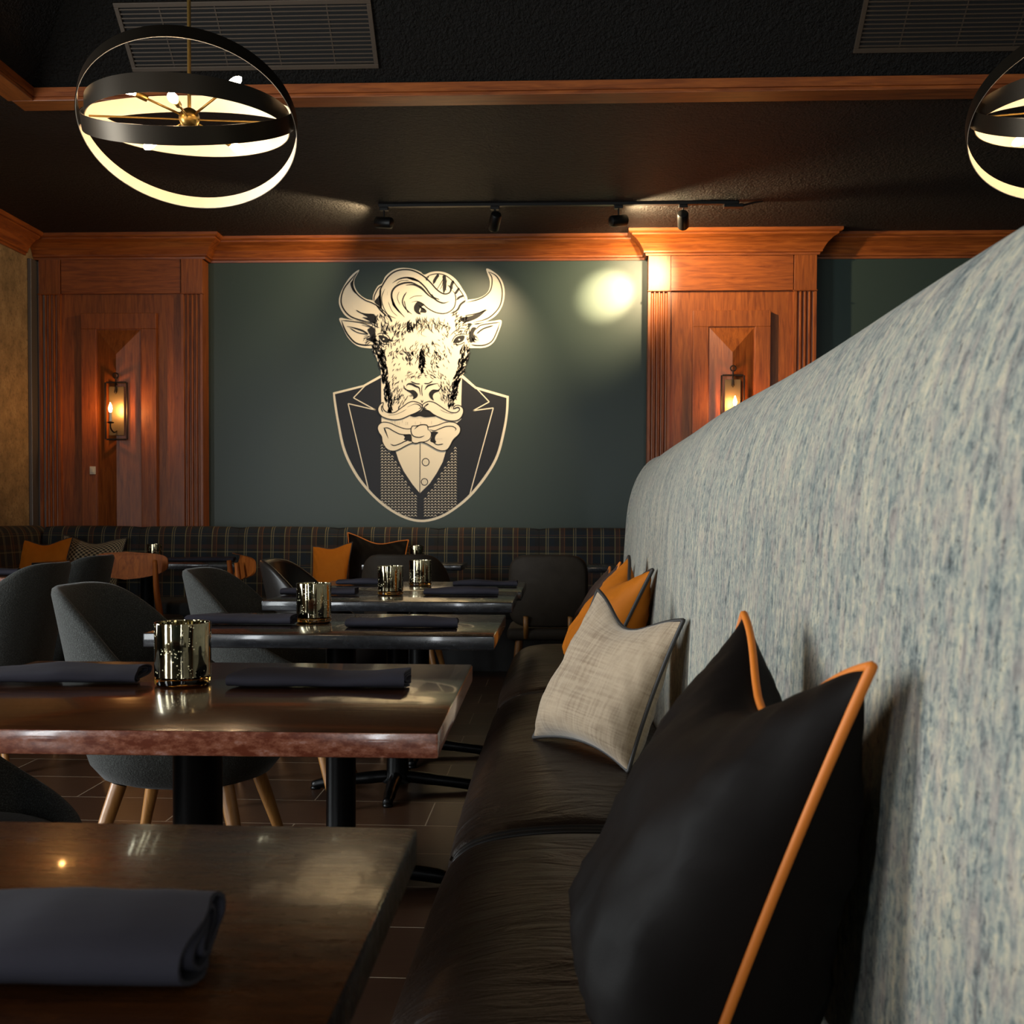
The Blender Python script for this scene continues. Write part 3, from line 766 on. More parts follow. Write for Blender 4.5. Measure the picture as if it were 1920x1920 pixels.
# fur
for a in ((430, 470, 40, 60, 26, 75, 40), (560, 510, 60, 30, 24, 120, 45), (640, 490, 30, 30, 18, 85, 40, 10), (700, 500, 30, 40, 14, 100, 50, 4), (780, 470, 50, 35, 20, 70, 55, 5), (860, 500, 40, 45, 16, 110, 35),
          (940, 440, 30, 40, 14, 120, 40), (990, 480, 40, 50, 26, 130, 34), (405, 640, 30, 50, 36, 70, 40, 9), (430, 720, 22, 50, 34, 75, 40, 10), (452, 820, 16, 55, 30, 80, 38, 10), (468, 930, 16, 60, 34, 78, 40, 10), (488, 1030, 14, 50, 26, 85, 36, 10),
          (1005, 680, 26, 50, 34, 112, 38, 9), (985, 760, 20, 50, 30, 110, 38, 9), (955, 850, 20, 50, 30, 115, 38, 10), (935, 930, 16, 50, 30, 112, 36, 9), (910, 1010, 16, 45, 22, 112, 36, 8),
          (500, 650, 50, 50, 22, 120, 26, 6), (600, 680, 40, 30, 18, 60, 30, 7), (620, 720, 20, 40, 12, 110, 24, 6), (700, 640, 55, 40, 22, 110, 36, 5), (708, 730, 16, 60, 44, 92, 36, 11), (690, 700, 30, 40, 14, 110, 30, 5),
          (790, 650, 50, 40, 20, 60, 34, 5), (800, 720, 30, 50, 20, 80, 28, 7), (880, 700, 25, 60, 12, 80, 26, 5), (640, 830, 50, 22, 18, 140, 28, 4), (780, 820, 60, 22, 18, 50, 28, 4), (545, 870, 50, 60, 16, 110, 26, 6),
          (560, 1000, 40, 40, 14, 120, 30, 7), (520, 960, 30, 60, 16, 100, 32, 6), (860, 900, 30, 70, 20, 70, 30, 6), (890, 960, 40, 50, 18, 75, 34, 6), (545, 560, 40, 30, 12, 120, 28, 6), (900, 580, 60, 40, 12, 60, 26, 5), (1030, 560, 10, 50, 12, 100, 26, 5),
          (700, 450, 30, 15, 10, 70, 40, 6), (480, 600, 50, 20, 12, 100, 24, 6), (530, 760, 30, 30, 6, 110, 22, 5)):
    k.fur(*a)
# nose
def B(pts, w, **kw): k.stroke(pts, w, MB, **kw)
k.fill([(586, 712), (612, 770), (680, 800), (745, 798), (795, 832), (818, 880), (792, 925), (735, 950), (745, 900), (700, 850), (640, 815), (592, 770)], MB)
k.fur(715, 890, 25, 15, 16, 100, 22, 5, f=lambda q: MB((q[0], q[1])))
k.fill([(1200, 735), (1155, 790), (1065, 790), (1012, 830), (998, 880), (1030, 940), (1080, 970), (1062, 905), (1090, 850), (1165, 815)], MB)
B([(630, 740), (650, 705), (710, 700), (780, 735), (835, 760), (850, 810), (862, 880)], 26, taper=(.3, .5)); B([(700, 655), (780, 692), (855, 700)], 14); B([(888, 710), (880, 800), (892, 900)], 10)
B([(930, 800), (975, 735), (1060, 705), (1150, 690)], 22, taper=(.3, .5)); B([(920, 690), (990, 692), (1060, 650)], 14); B([(870, 960), (888, 1000), (905, 960)], 10)
# mouth and chin
k.fill([(900, 1105), (870, 1140), (780, 1180), (690, 1215), (760, 1240), (850, 1225), (930, 1245), (1020, 1240), (1115, 1222), (1030, 1160), (960, 1130)], MB)
for i in range(22): B([(700+i*19, 1210+random.random()*10), (695+i*19, 1262+random.random()*12)], 7, smooth=False, taper=(.1, .7))
for x_, y_ in ((380, 1300), (400, 1330), (440, 1330), (455, 1340), (490, 1345), (515, 1345), (565, 1310), (625, 1345), (650, 1345), (775, 1340), (860, 1340), (865, 1350), (1040, 1330), (1180, 1330), (1200, 1330)):
    B([(x_, y_-25), (x_+random.uniform(-6, 6), y_+25)], random.uniform(6, 16), smooth=False, taper=(.4, .4))
k.done('black ink lines and fur strokes')
for q in ((550, 850), (1375, 855)): p = Paint('eye_glint', 'mural_cream', 7); p.dot(q, 9, 9, MA); p.done()
mo = [[(890, 1050), (830, 1008), (740, 985), (660, 1010), (590, 1060), (520, 1110), (450, 1160), (370, 1175), (290, 1150), (245, 1085), (252, 1005), (200, 1035), (165, 1110), (185, 1180), (240, 1235), (330, 1270), (450, 1285), (560, 1268), (680, 1215), (800, 1165), (875, 1110)],
      [(890, 1050), (950, 1000), (1020, 985), (1100, 1010), (1180, 1060), (1270, 1120), (1360, 1165), (1450, 1165), (1500, 1120), (1475, 1080), (1400, 1102), (1422, 1060), (1490, 1050), (1550, 1092), (1562, 1160), (1530, 1240), (1470, 1290), (1390, 1305), (1280, 1290), (1180, 1250), (1080, 1200), (1000, 1140), (920, 1110)]]
p = Paint('moustache', 'mural_cream', 8)
for q in mo: p.fill(q, MB)
p.done('curled cream moustache')
bt = [(700, 1430), (600, 1430), (480, 1390), (350, 1335), (250, 1325), (185, 1360), (160, 1420), (180, 1490), (225, 1560), (240, 1650), (290, 1740), (350, 1785), (440, 1795), (530, 1760), (640, 1700), (730, 1665), (790, 1675), (860, 1650), (950, 1670), (1040, 1720), (1150, 1780), (1250, 1790), (1310, 1760), (1350, 1700), (1400, 1610), (1490, 1520), (1515, 1440), (1490, 1380), (1430, 1335), (1350, 1320), (1260, 1330), (1150, 1370), (1000, 1402), (960, 1370), (880, 1368), (800, 1385), (730, 1388)]
p = Paint('bow_tie', 'mural_cream', 8); p.fill(bt, MB); p.done('cream bow tie')
k = Paint('moustache_lines', 'mural_black', 9)
for q in mo: B(q, 12, closed=True)
B([(640, 1080), (760, 1030), (830, 1040), (870, 1080), (830, 1110)], 14, taper=(.6, .2)); B([(940, 1050), (990, 1025), (920, 1080), (960, 1110)], 14); B([(330, 1210), (480, 1190), (640, 1110)], 5); B([(1180, 1120), (1290, 1170), (1400, 1190)], 5)
B([(230, 1050), (225, 1110), (250, 1160)], 12)
B(bt, 11, closed=True)
B([(250, 1420), (330, 1420), (420, 1470), (520, 1518), (620, 1530), (700, 1520)], 13); B([(268, 1422), (300, 1500), (335, 1592)], 18, taper=(.1, .6)); B([(370, 1680), (430, 1705), (520, 1680), (600, 1640), (660, 1620)], 13)
k.fill([(585, 1530), (700, 1525), (715, 1560), (710, 1640), (645, 1625), (590, 1608), (604, 1570)], MB); k.fill([(1045, 1480), (1150, 1490), (1112, 1540), (1098, 1600), (1118, 1650), (1080, 1662), (1020, 1632), (1042, 1560)], MB)
B([(1000, 1440), (1090, 1465), (1180, 1430), (1280, 1395), (1380, 1393), (1440, 1430), (1425, 1470)], 12); B([(1100, 1600), (1215, 1598)], 6, smooth=False); B([(1060, 1640), (1130, 1692), (1235, 1680)], 13)
B([(722, 1390), (705, 1450), (720, 1520), (762, 1560), (850, 1572), (930, 1545)], 13); B([(760, 1442), (830, 1382), (900, 1365), (972, 1382), (985, 1460)], 13); B([(985, 1440), (1037, 1500), (1020, 1590), (950, 1640), (870, 1650), (780, 1670), (720, 1640), (718, 1560)], 11)
k.done('black lines of moustache and bow tie')

# ------------------------------------------------------------------ booth (right) : backrest profile swept along Y
BP = [(.22, .30), (.285, .44), (.292, .60), (.300, .80), (.308, .95), (.318, 1.08), (.336, 1.17), (.362, 1.24), (.395, 1.293), (.43, 1.325), (.47, 1.340), (.51, 1.335), (.55, 1.315), (.58, 1.275), (.60, 1.22), (.605, 1.1), (.605, .8), (.605, .1), (.22, .1)]
t = thing('booth_bench', 'tall mottled grey-blue booth with dark leather seat running along the right side', 'booth seat', (0, 0, 0))
bp = [(v.x, v.y) for v in crom([(a, b, 0) for a, b in BP[:16]], 4)]
bp = [Vector(q) for q in bp]+[Vector((.605, .1)), Vector((.22, .1))]
secs = []
ys = [-.9+i*.1 for i in range(59)]   # -0.9 .. 4.9
end0, rr = 4.95, .28
for Y in ys:
    w = .006*math.sin(Y*1.7+.5)+.004*math.sin(Y*4.1)
    secs.append([(q.x+w*min(1, max(0, (q.y-.5)*2)), Y, q.y+.004*math.sin(Y*2.3)*(1 if q.y > 1 else 0)) for q in bp])
for i in range(0, 11):           # rounded end: shrink profile towards its core
    a = i/10*PI/2; s = math.cos(a)
    sec = []
    for q in bp:
        cx = .47; top = 1.34
        x = cx+(q.x-cx)*(.35+.65*s) if q.y > .12 else q.x
        z = q.y-(max(0, q.y-.9)**1.5)*(1-s)*.42
        sec.append((x if q.x > cx else cx+(q.x-cx)*(.4+.6*s), end0+rr*math.sin(a), z))
    secs.append(sec)
bm = loft(bmesh.new(), secs, True, True)
o = obj('backrest', bm, 'booth', t, auto=60); o['label'] = 'mottled grey-blue fabric backrest'
obj('bench_base', nbox(-.13, .21, -.9, 5.0, .0, .30), 'leather', t)
def cushion(y0, y1):
    secs = []; n = 40
    for i in range(n+1):
        f = i/n; Y = y0+(y1-y0)*f
        e = min(f, 1-f)*(y1-y0)
        r = .045; dz = 0
        if e < r: dz = r-math.sqrt(max(0, r*r-(r-e)**2))
        cr = .020*math.sin(PI*f)**.6
        fx = .012*math.sin(PI*f)**.5
        prof = [(.285, .33), (.285, .44), (.26, .452), (.2, .462+cr*.8), (.1, .468+cr), (0, .468+cr), (-.08, .462+cr*.9), (-.15, .448+cr*.6), (-.19-fx*.5, .42), (-.207-fx, .385), (-.205-fx, .345), (-.185, .315), (-.12, .305), (.1, .305), (.2, .305)]
        pts = crom([(a, 0, b) for a, b in prof], 4, True)
        sec = []
        for q in pts:
            z = q.z; x = q.x
            if z > .4: z = z-dz*.8
            if x < -.15: x = x+dz*.5
            wv = noise.noise(Vector((x*2.2, Y*13, 1.3)))*.004+noise.noise(Vector((x*5, Y*5, 4.3)))*.006
            if z > .37: z += wv
            sec.append((x, Y, z))
        secs.append(sec)
    return loft(bmesh.new(), secs, True, True)
for y0, y1 in ((-.55, .95), (.955, 1.995), (2.0, 3.595), (3.6, 4.98)):
    if y0 == -.55: y0, y1 = -.6, .40
    if y0 == .955: y0, y1 = .405, 1.995
    obj('seat_cushion', cushion(y0, y1), 'leather', t, auto=60)['label'] = 'dark brown leather seat cushion'
for yc in (1.998, 3.598):
    for dy in (-.012, .012):
        pts = crom([(.27, yc+dy, .446), (.15, yc+dy, .453), (0, yc+dy, .452), (-.12, yc+dy, .436), (-.18, yc+dy, .405), (-.198, yc+dy, .37)], 6)
        obj('seam_welt', tube(bmesh.new(), [q+Vector((0, 0, .013)) for q in pts], .007, 8), 'leather_chair', t, True)

# ------------------------------------------------------------------ pillows
def pillow(name, corners, depth, cover, piping, label, normal_to, cat='pillow', group=None, pr=.0055, dip=.05, seed=0, sag=.38, wr=.006, wr2=0):
    """corners: bottom-left, bottom-right, top-right, top-left (world points)"""
    BL, BR, TR, TL_ = [Vector(c) for c in corners]
    base = (BL+BR)/2
    t = thing(name, label, cat, base, 0, group)
    nrm = (BR-BL).cross(TL_-BL).normalized()
    if nrm.dot(Vector(normal_to)-base) < 0: nrm = -nrm
    updir = ((TL_+TR)-(BL+BR)).normalized()
    N = 36
    def edge_pt(u, v):   # u,v in -1..1
        P = (BL*(1-u)*(1-v)+BR*(1+u)*(1-v)+TR*(1+u)*(1+v)+TL_*(1-u)*(1+v))/4
        side = ((BR-BL)+(TR-TL_)).normalized(); S = (BR-BL).length
        k = .035*S
        P = P-side*(u*abs(u)**3)*(1-v*v)*k - updir*(v*abs(v)**3)*(1-u*u)*k*.9
        P = P-updir*dip*max(0, v)**2.5*math.exp(-(u/.6)**2)
        P = P+updir*.02*max(0, -v)**3*(1-u*u)
        return P-base
    def thick(u, v):
        a = max(0, 1-u**4)*max(0, 1-v**4)
        s = (a**.62)*(.82-sag*v)
        s -= .35*max(0, v)**2*math.exp(-(u/.4)**2)*s
        s *= 1-.32*max(0, (v-.3)/.7)**1.3
        wn = noise.noise(Vector((u*3+seed, v*3, seed)))*.10+noise.noise(Vector((u*7, v*7+seed, 3.1)))*.05
        return depth*s*(1+wn)
    bm = bmesh.new(); uvl = bm.loops.layers.uv.verify(); S = (BR-BL).length
    for sgn in (1, -1):
        G = {}
        for i in range(N+1):
            for j in range(N+1):
                u = -1+2*i/N; v = -1+2*j/N
                uu = math.sin(u*PI/2); vv = math.sin(v*PI/2)
                edge = max(abs(uu), abs(vv))
                wv = wr*math.sin((uu+vv*.6)*22+seed+3*noise.noise(Vector((uu*2, vv*2, seed))))*max(0, edge-.5)*2*(1-edge)*3
                wv += wr2*(math.sin(vv*24+5*noise.noise(Vector((uu*2.5, vv*1.5, 9.1)))+uu*4)+.6*math.sin(vv*41+2))*math.exp(-((uu-.82)/.26)**2)*max(0, 1-edge**8)*max(0, min(1, .9-vv))
                p = edge_pt(uu, vv)+nrm*sgn*(thick(uu, vv)+wv*(1 if edge < .999 else 0))
                G[i, j] = bm.verts.new(p)
        for i in range(N):
            for j in range(N):
                f = bm.faces.new((G[i, j], G[i+1, j], G[i+1, j+1], G[i, j+1]))
                for lp, (a, b) in zip(f.loops, ((i, j), (i+1, j), (i+1, j+1), (i, j+1))): lp[uvl].uv = (a/N*S, b/N*S)
    bmesh.ops.remove_doubles(bm, verts=bm.verts, dist=1e-5)
    obj('cover', bm, cover, t, True)
    pts = []
    M_ = 28
    for (a, b) in (((-1, -1), (1, -1)), ((1, -1), (1, 1)), ((1, 1), (-1, 1)), ((-1, 1), (-1, -1))):
        for i in range(M_):
            f = i/M_; w = -1+2*f; w = math.sin(w*PI/2); f = (w+1)/2
            pts.append(edge_pt(a[0]+(b[0]-a[0])*f, a[1]+(b[1]-a[1])*f))
    # soften corners
    sm = []
    n = len(pts)
    for i in range(n): sm.append((pts[i-1]+pts[i]*2+pts[(i+1) % n])/4)
    if piping: obj('piping', tube(bmesh.new(), sm, pr, 8, True), piping, t, True)
    return t
camp = (0, 0, EYE)
pillow('throw_pillow', [(.10, 1.36, .49), (.105, .93, .49), onY(1640, 1238, .925), onY(1397, 1143, 1.35)], .125, 'velvet_black', 'pipe_orange', 'large black-brown velvet pillow with bright orange piping, nearest on the booth', (-2, 1, 1.2), pr=.0048, dip=.085, seed=2.2, wr2=.0035)
pillow('throw_pillow', [onY(1000, 1383, 2.74), onY(1178, 1447, 2.40), onY(1283, 1160, 2.4), onY(1122, 1103, 2.80)], .075, 'beige_weave', 'pipe_dark', 'beige woven pillow with dark piping leaning between the orange and black pillows', (-1, 0, 1), pr=.005, dip=.06, seed=5.1)
pillow('throw_pillow', [(.07, 3.85, .50), (.12, 3.42, .50), onY(1225, 1066, 3.3), onY(1180, 1041, 3.72)], .115, 'velvet_orange', 'pipe_dark', 'burnt orange velvet pillow with dark piping standing behind the beige pillow on the booth', (-1, 2, 1), pr=.006, dip=.07, seed=8.4)
pillow('throw_pillow', [(.08, 4.70, .50), (.13, 4.28, .50), (.245, 4.22, .88), onY(1144, 1062, 4.66)], .075, 'velvet_mauve', 'pipe_orange', 'mauve brown pillow with orange piping, farthest on the booth behind the orange pillow', (-1, 2, 1), pr=.005, dip=.05, seed=3.4)

# ------------------------------------------------------------------ tables
def table(x0, x1, y0, y1, mat, label, group=None, name='dining_table', ped=True, th=.037, rz=0):
    cx, cy = (x0+x1)/2, (y0+y1)/2
    t = thing(name, label, 'table', (cx, cy, 0), rz, group)
    w, d = (x1-x0)/2, (y1-y0)/2
    obj('tabletop', nbox(-w, w, -d, d, .75-th, .75, .004, 2), mat, t, auto=30)
    obj('pedestal', lathe(bmesh.new(), [(.06, .035), (.045, .05), (.0425, .07), (.0425, .69), (.05, .70), (.05, .7125)], 28), 'black_metal', t, auto=40)
    for a in (0, 1, 2, 3):
        an = PI/2*a+PI/4*0; L = .33 if a % 2 == 0 else .25
        pr = crom([(.03, 0, .055), (.12, 0, .045), (L-.05, 0, .026), (L, 0, .012)], 4)
        bm = tube(bmesh.new(), pr, [.024]*5+[.022]*4+[.019]*3+[.015]*(len(pr)-12) if len(pr) > 12 else .02, 10)
        lathe(bm, [(.018, 0), (.02, .006), (.014, .014)], 12, (L-.01, 0, 0))
        for v in bm.verts:
            if v.co.z < 0: v.co.z = 0
        bmesh.ops.rotate(bm, verts=bm.verts, cent=(0, 0, 0), matrix=Matrix.Rotation(an, 3, 'Z')); obj('foot', bm, 'black_metal', t, True)
    return t
table(-1.05, -.137, .42, 1.035, 'table_near', 'nearest brown varnished table cut by the bottom left corner', 'tables in the middle row')
table(-1.09, -.172, 1.485, 2.19, 'table_worn', 'worn reddish-edged wooden table, second from the camera, with the largest candle holder', 'tables in the middle row', rz=.012)
table(-1.078, -.163, 2.72, 3.32, 'table_dark', 'dark wooden table with sheen-tinted grey edge, third from the camera in the middle row', 'tables in the middle row')
table(-1.07, -.163, 3.80, 4.345, 'table_dark', 'dark wooden table fourth from the camera, pushed against the one behind it', 'tables in the middle row')
table(-1.07, -.150, 4.355, 5.0, 'table_dark', 'dark wooden table farthest in the middle row, beside the dark velvet chair', 'tables in the middle row')
# back row
ba = onZ(104, 1052, .75); Yb = 6.85
table(-3.38, -2.06, 6.7, 7.19, 'table_dark', 'dark table before the plaid bench at the left, with orange pillow behind it', 'tables along the plaid bench')
table(onY(684, 1060, Yb).x, onY(868, 1060, Yb).x, Yb-.12, Yb+.34, 'table_dark', 'dark table before the plaid bench behind the rounded grey chair', 'tables along the plaid bench')
table(.10, .80, 6.6, 7.12, 'table_dark', 'dark table corner showing beside the booth end, before the plaid bench', 'tables along the plaid bench')
table(-3.45, -2.55, 5.08, 5.7, 'table_worn', 'wooden table at the far left edge with a blue-grey napkin', 'tables in the left row')

# ------------------------------------------------------------------ candle holders
def holder(x, y, label, r=.05, h=.112):
    t = thing('candle_holder', label, 'candle holder', (x, y, .7505), 0, 'mercury glass candle holders')
    obj('glass_base', lathe(bmesh.new(), [(r*.9, 0), (r*.985, .003), (r, .007), (r, .0125), (r*.9, .0135)], 48), 'amber_glass', t, auto=40)
    pr = [(r*.93, .014), (r*.99, .0165), (r*.995, .03), (r*.99, h*.6), (r, h-.002), (r*.995, h), (r*.955, h), (r*.95, h-.004), (r*.94, .03), (r*.90, .021), (.0005, .02)]
    obj('glass_cup', lathe(bmesh.new(), pr, 64), 'mercury', t, auto=40)
    obj('candle', lathe(bmesh.new(), [(r*.6, .0205), (r*.6, .045), (r*.5, .047), (.0005, .046)], 32), 'candle_wax', t, auto=40)
    return t
h0 = holder(-.679, 1.9, 'large speckled gold mercury glass candle holder on the worn reddish table')
for (x, y, lb) in ((-.703, 3.04, 'gold mercury glass candle holder on the third table from the camera'), (-.655, 4.14, 'gold mercury glass candle holder on the fourth table, left of the one farther back'), (-.612, 4.71, 'gold mercury glass candle holder on the farthest middle row table'),
                   (-.95, 7.1, 'small candle holder peeking over the rounded grey chair before the plaid bench'), (-2.73, 7.1, 'small candle holder above the wooden chair on the left table by the plaid bench')):
    dup(h0, (x, y, .7505), random.random()*3, lb)

# ------------------------------------------------------------------ napkins
def napkin_mesh(L, W, H, seed):
    # flattened spiral of cloth swept along x
    random.seed(seed)
    sp = []
    turns = 2.6; n = 64
    for i in range(n+1):
        a = i/n; th = -PI/2-a*turns*2*PI; s = 1-.72*a
        sp.append((math.copysign(abs(math.cos(th))**.75, math.cos(th))*W/2*s, H/2+math.copysign(abs(math.sin(th))**.85, math.sin(th))*(H/2-.002)*s))
    # offset to give thickness
    tk = .0014; out = []; inn = []
    for i, (a, b) in enumerate(sp):
        a0, b0 = sp[max(i-1, 0)]; a1, b1 = sp[min(i+1, n)]
        d = Vector((a1-a0, b1-b0)).normalized(); nn = Vector((-d.y, d.x))
        out.append((a+nn.x*tk, b+nn.y*tk)); inn.append((a-nn.x*tk, b-nn.y*tk))
    ring = out+inn[::-1]
    secs = []; m = 26
    for k in range(m+1):
        f = k/m; x = -L/2+L*f
        sec = []
        for j, (yy, zz) in enumerate(ring):
            q = noise.noise(Vector((x*9, yy*12, seed)))*.004+noise.noise(Vector((x*22, yy*20, seed+5)))*.0018
            fl = 1+.10*math.sin(f*PI*2+seed)-(.12 if f < .5 else -.05)*(1-math.sin(PI*f))
            z = zz*fl+(q*min(1, zz/.01) if zz > .004 else 0)
            sec.append((x+(yy*.16 if f < .5 else yy*-.05)*abs(2*f-1)**3+.004*math.sin(yy*60+seed)*abs(2*f-1)**4, yy+.003*math.sin(x*24+seed), max(z, 0.0004)))
        secs.append(sec)
    return loft(bmesh.new(), secs, True, True)
def put_napkin(x0, x1, y, label, rz=0, seed=1, W=.105, H=.028, flip=False):
    o = obj('napkin', napkin_mesh(x1-x0, W, H, seed), 'napkin', auto=70)
    o.location = ((x0+x1)/2, y, .7508); o.rotation_euler = (0, 0, rz+(PI if flip else 0))
    return tag(o, label, 'napkin', 'folded slate napkins on the tables')
put_napkin(-.54, -.236, .705, 'large folded slate napkin in the bottom left corner on the nearest table', 0, 3, .125, .042)
put_napkin(-.573, -.268, 1.90, 'folded slate napkin on the worn table, right of the large candle holder', 0, 7, .115, .030)
put_napkin(-1.06, -.765, 1.92, 'folded slate napkin on the worn table, left of the large candle holder', .03, 11, .12, .030)
put_napkin(-1.03, -.742, 2.97, 'folded slate napkin on the third table, left of its candle holder', 0, 13, .10, .030)
put_napkin(-.575, -.278, 2.92, 'folded slate napkin on the third table, right of its candle holder', 0, 17, .11, .030)
put_napkin(-1.06, -.78, 4.10, 'folded slate napkin on the fourth table beside the black leather chair', 0, 19, .10, .030)
put_napkin(-.515, -.235, 4.14, 'folded slate napkin on the fourth table, right side, near its front edge', 0, 23, .11, .034)
put_napkin(-.98, -.76, 4.72, 'folded slate napkin on the farthest middle row table, left of its candle holder', 0, 29, .10, .030)
put_napkin(-.45, -.18, 4.66, 'folded slate napkin on the farthest middle row table, beside the velvet chair', 0, 31, .10, .030)
put_napkin(-2.95, -2.70, 5.25, 'blue-grey napkin on the wooden table at the far left edge', 0, 37, .12, .040)
put_napkin(-2.58, -2.15, 7.0, 'slate napkin on the left table by the plaid bench, right of the small candle holder', 0, 41, .11, .034)
put_napkin(-3.07, -2.86, 7.0, 'slate napkin propped by the check pillow on the left plaid bench table', .5, 43, .10, .05)

# ------------------------------------------------------------------ barrel chairs
RIM = [(v.x, v.y) for v in crom([(-.31, .842, 0), (-.285, .858, 0), (-.235, .84, 0), (-.17, .772, 0), (-.10, .682, 0), (-.03, .612, 0), (.06, .555, 0), (.16, .51, 0), (.25, .475, 0), (.31, .455, 0)], 6)]
def rim(x):
    if x <= RIM[0][0]: return RIM[0][1]
    for (a, ha), (b, hb) in zip(RIM, RIM[1:]):
        if a <= x <= b: return ha+(hb-ha)*(x-a)/(b-a)
    return RIM[-1][1]
def barrel_chair(label, loc, rz, fabric='tweed', group=None, backh=0):
    t = thing('barrel_chair', label, 'chair', loc, rz, group)
    N = 88; secs = []
    A_, B_ = .29, .265    # half depth (x), half width (y)
    for i in range(N):
        th = 2*PI*i/N; c, s = math.cos(th), math.sin(th)
        e = .84
        ux = math.copysign(abs(c)**e, c); uy = math.copysign(abs(s)**e, s)
        def P(k, z, lean=1):
            x = ux*A_*k; y = uy*B_*k
            if x < 0: x -= max(0, z-.45)*.20*(-ux)*lean
            y += uy*max(0, z-.45)*.06
            return (x, y, z)
        xr = ux*A_; H = rim(xr*1.0) + backh*max(0, -ux)
        H = max(H, .452)
        prof = [P(.30, .303), P(.62, .306), P(.80, .325), P(.91, .365), P(.97, .42)]
        for q in (.25, .5, .75): prof.append(P(.985+.015*q, .42+(H-.03-.42)*q))
        prof += [P(1.0, H-.02), P(.985, H-.006), P(.95, H), P(.91, H-.006), P(.89, H-.022)]
        for q in (.7, .4, .1): prof.append(P(.87, .415+(H-.022-.415)*q))
        prof += [P(.86, .41), P(.4, .408), P(.02, .408)]
        secs.append(prof)
    secs.append(secs[0])
    bm = loft(bmesh.new(), secs, False, False)
    bmesh.ops.remove_doubles(bm, verts=bm.verts, dist=1e-5)
    es = [e for e in bm.edges if e.is_boundary]
    bmesh.ops.holes_fill(bm, edges=es)
    obj('shell', bm, fabric, t, auto=75)
    # seat cushion
    secs = []
    for (k, z) in ((.02, .411), (.76, .411), (.82, .425), (.83, .445), (.80, .465), (.72, .475), (.4, .482), (.02, .483)):
        secs.append([(math.copysign(abs(math.cos(2*PI*i/40))**.72, math.cos(2*PI*i/40))*A_*k, math.copysign(abs(math.sin(2*PI*i/40))**.72, math.sin(2*PI*i/40))*B_*k, z) for i in range(40)])
    obj('seat_cushion', loft(bmesh.new(), secs, True, True), fabric, t, True)
    for sx in (-1, 1):
        for sy in (-1, 1):
            a = Vector((sx*.15, sy*.14, .312)); b = Vector((sx*.235, sy*.215, 0))
            bm = tube(bmesh.new(), [a, a*.75+b*.25, a*.4+b*.6, b], [.022, .0205, .0165, .0125], 14)
            for v in bm.verts:
                if v.co.z < .012: v.co.z = max(0, v.co.z*0)
            obj('leg', bm, 'oak', t, auto=50)
    return t
c0 = barrel_chair('grey tweed barrel chair left of the third table, directly behind the large candle holder', (-1.06, 3.02, 0), 0, 'tweed', 'grey tweed barrel chairs')
dup(c0, (-1.03, 3.97, 0), 0, 'grey tweed barrel chair left of the fourth table, smaller and farther back')
dup(c0, (-1.16, 1.84, 0), 0, 'grey tweed barrel chair at the bottom left, only its low side showing under the table')
dup(c0, (-2.46, 4.42, 0), PI, 'tall grey tweed barrel chair back at the far left edge, facing left')
dup(c0, (-2.62, 5.25, 0), PI, 'grey tweed barrel chair facing left, peeking out behind the far left one')
barrel_chair('black leather barrel chair at the left side of the farthest middle row tables', (-1.0, 4.88, 0), 0, 'leather_chair')
barrel_chair('rounded dark grey chair seen from behind before the plaid bench table', (onY(760, 1040, 6.3).x, 6.45, 0), PI/2, 'velvet_chair', backh=-.02)

# dark velvet chair, back to camera
t = thing('velvet_chair', 'dark worn velvet chair seen from behind at the end of the booth seat', 'chair', (onY(1028, 1100, 5.75).x, 5.95, 0))
def roundrect_pad(w, z0, z1, y0, th, r, bend, lean, name, mat):
    secs = []; n = 40
    for lay, (k, yy) in enumerate(((.90, 0), (.97, .008), (1.0, .02), (1.0, th-.02), (.97, th-.008), (.90, th))):
        sec = []
        h = (z1-z0)/2; zc = (z0+z1)/2
        for i in range(n):
            a = 2*PI*i/n; e = .42
            x = math.copysign(abs(math.cos(a))**e, math.cos(a))*w*(k if abs(k) else 1); z = zc+math.copysign(abs(math.sin(a))**e, math.sin(a))*h*(1-(1-k)*.8)
            sec.append((x, y0+yy+bend*(x/w)**2-lean*(z-z0), z))
        secs.append(sec)
    return obj(name, loft(bmesh.new(), secs, True, True), mat, t, auto=60)
roundrect_pad(.215, .46, .855, -.22, .06, .08, .04, .12, 'backrest', 'velvet_chair')
roundrect_pad(.23, .0, .0, 0, 0, 0, 0, 0, 'x', 'velvet_chair') if False else None
bm = nbox(-.225, .225, -.20, .23, .385, .455, .03, 4); obj('seat', bm, 'velvet_chair', t, auto=60)
for sx in (-1, 1):
    for sy in (-1, 1):
        top = Vector((sx*.16, sy*.15-.0, .384)); bot = Vector((sx*.20, sy*.2, 0))
        obj('leg', tube(bmesh.new(), [top, bot], [.019, .012], 12), 'oak', t, auto=50)
    obj('back_post', tube(bmesh.new(), [(sx*.12, -.19, .40), (sx*.12, -.225, .52)], .014, 10), 'oak', t, True)

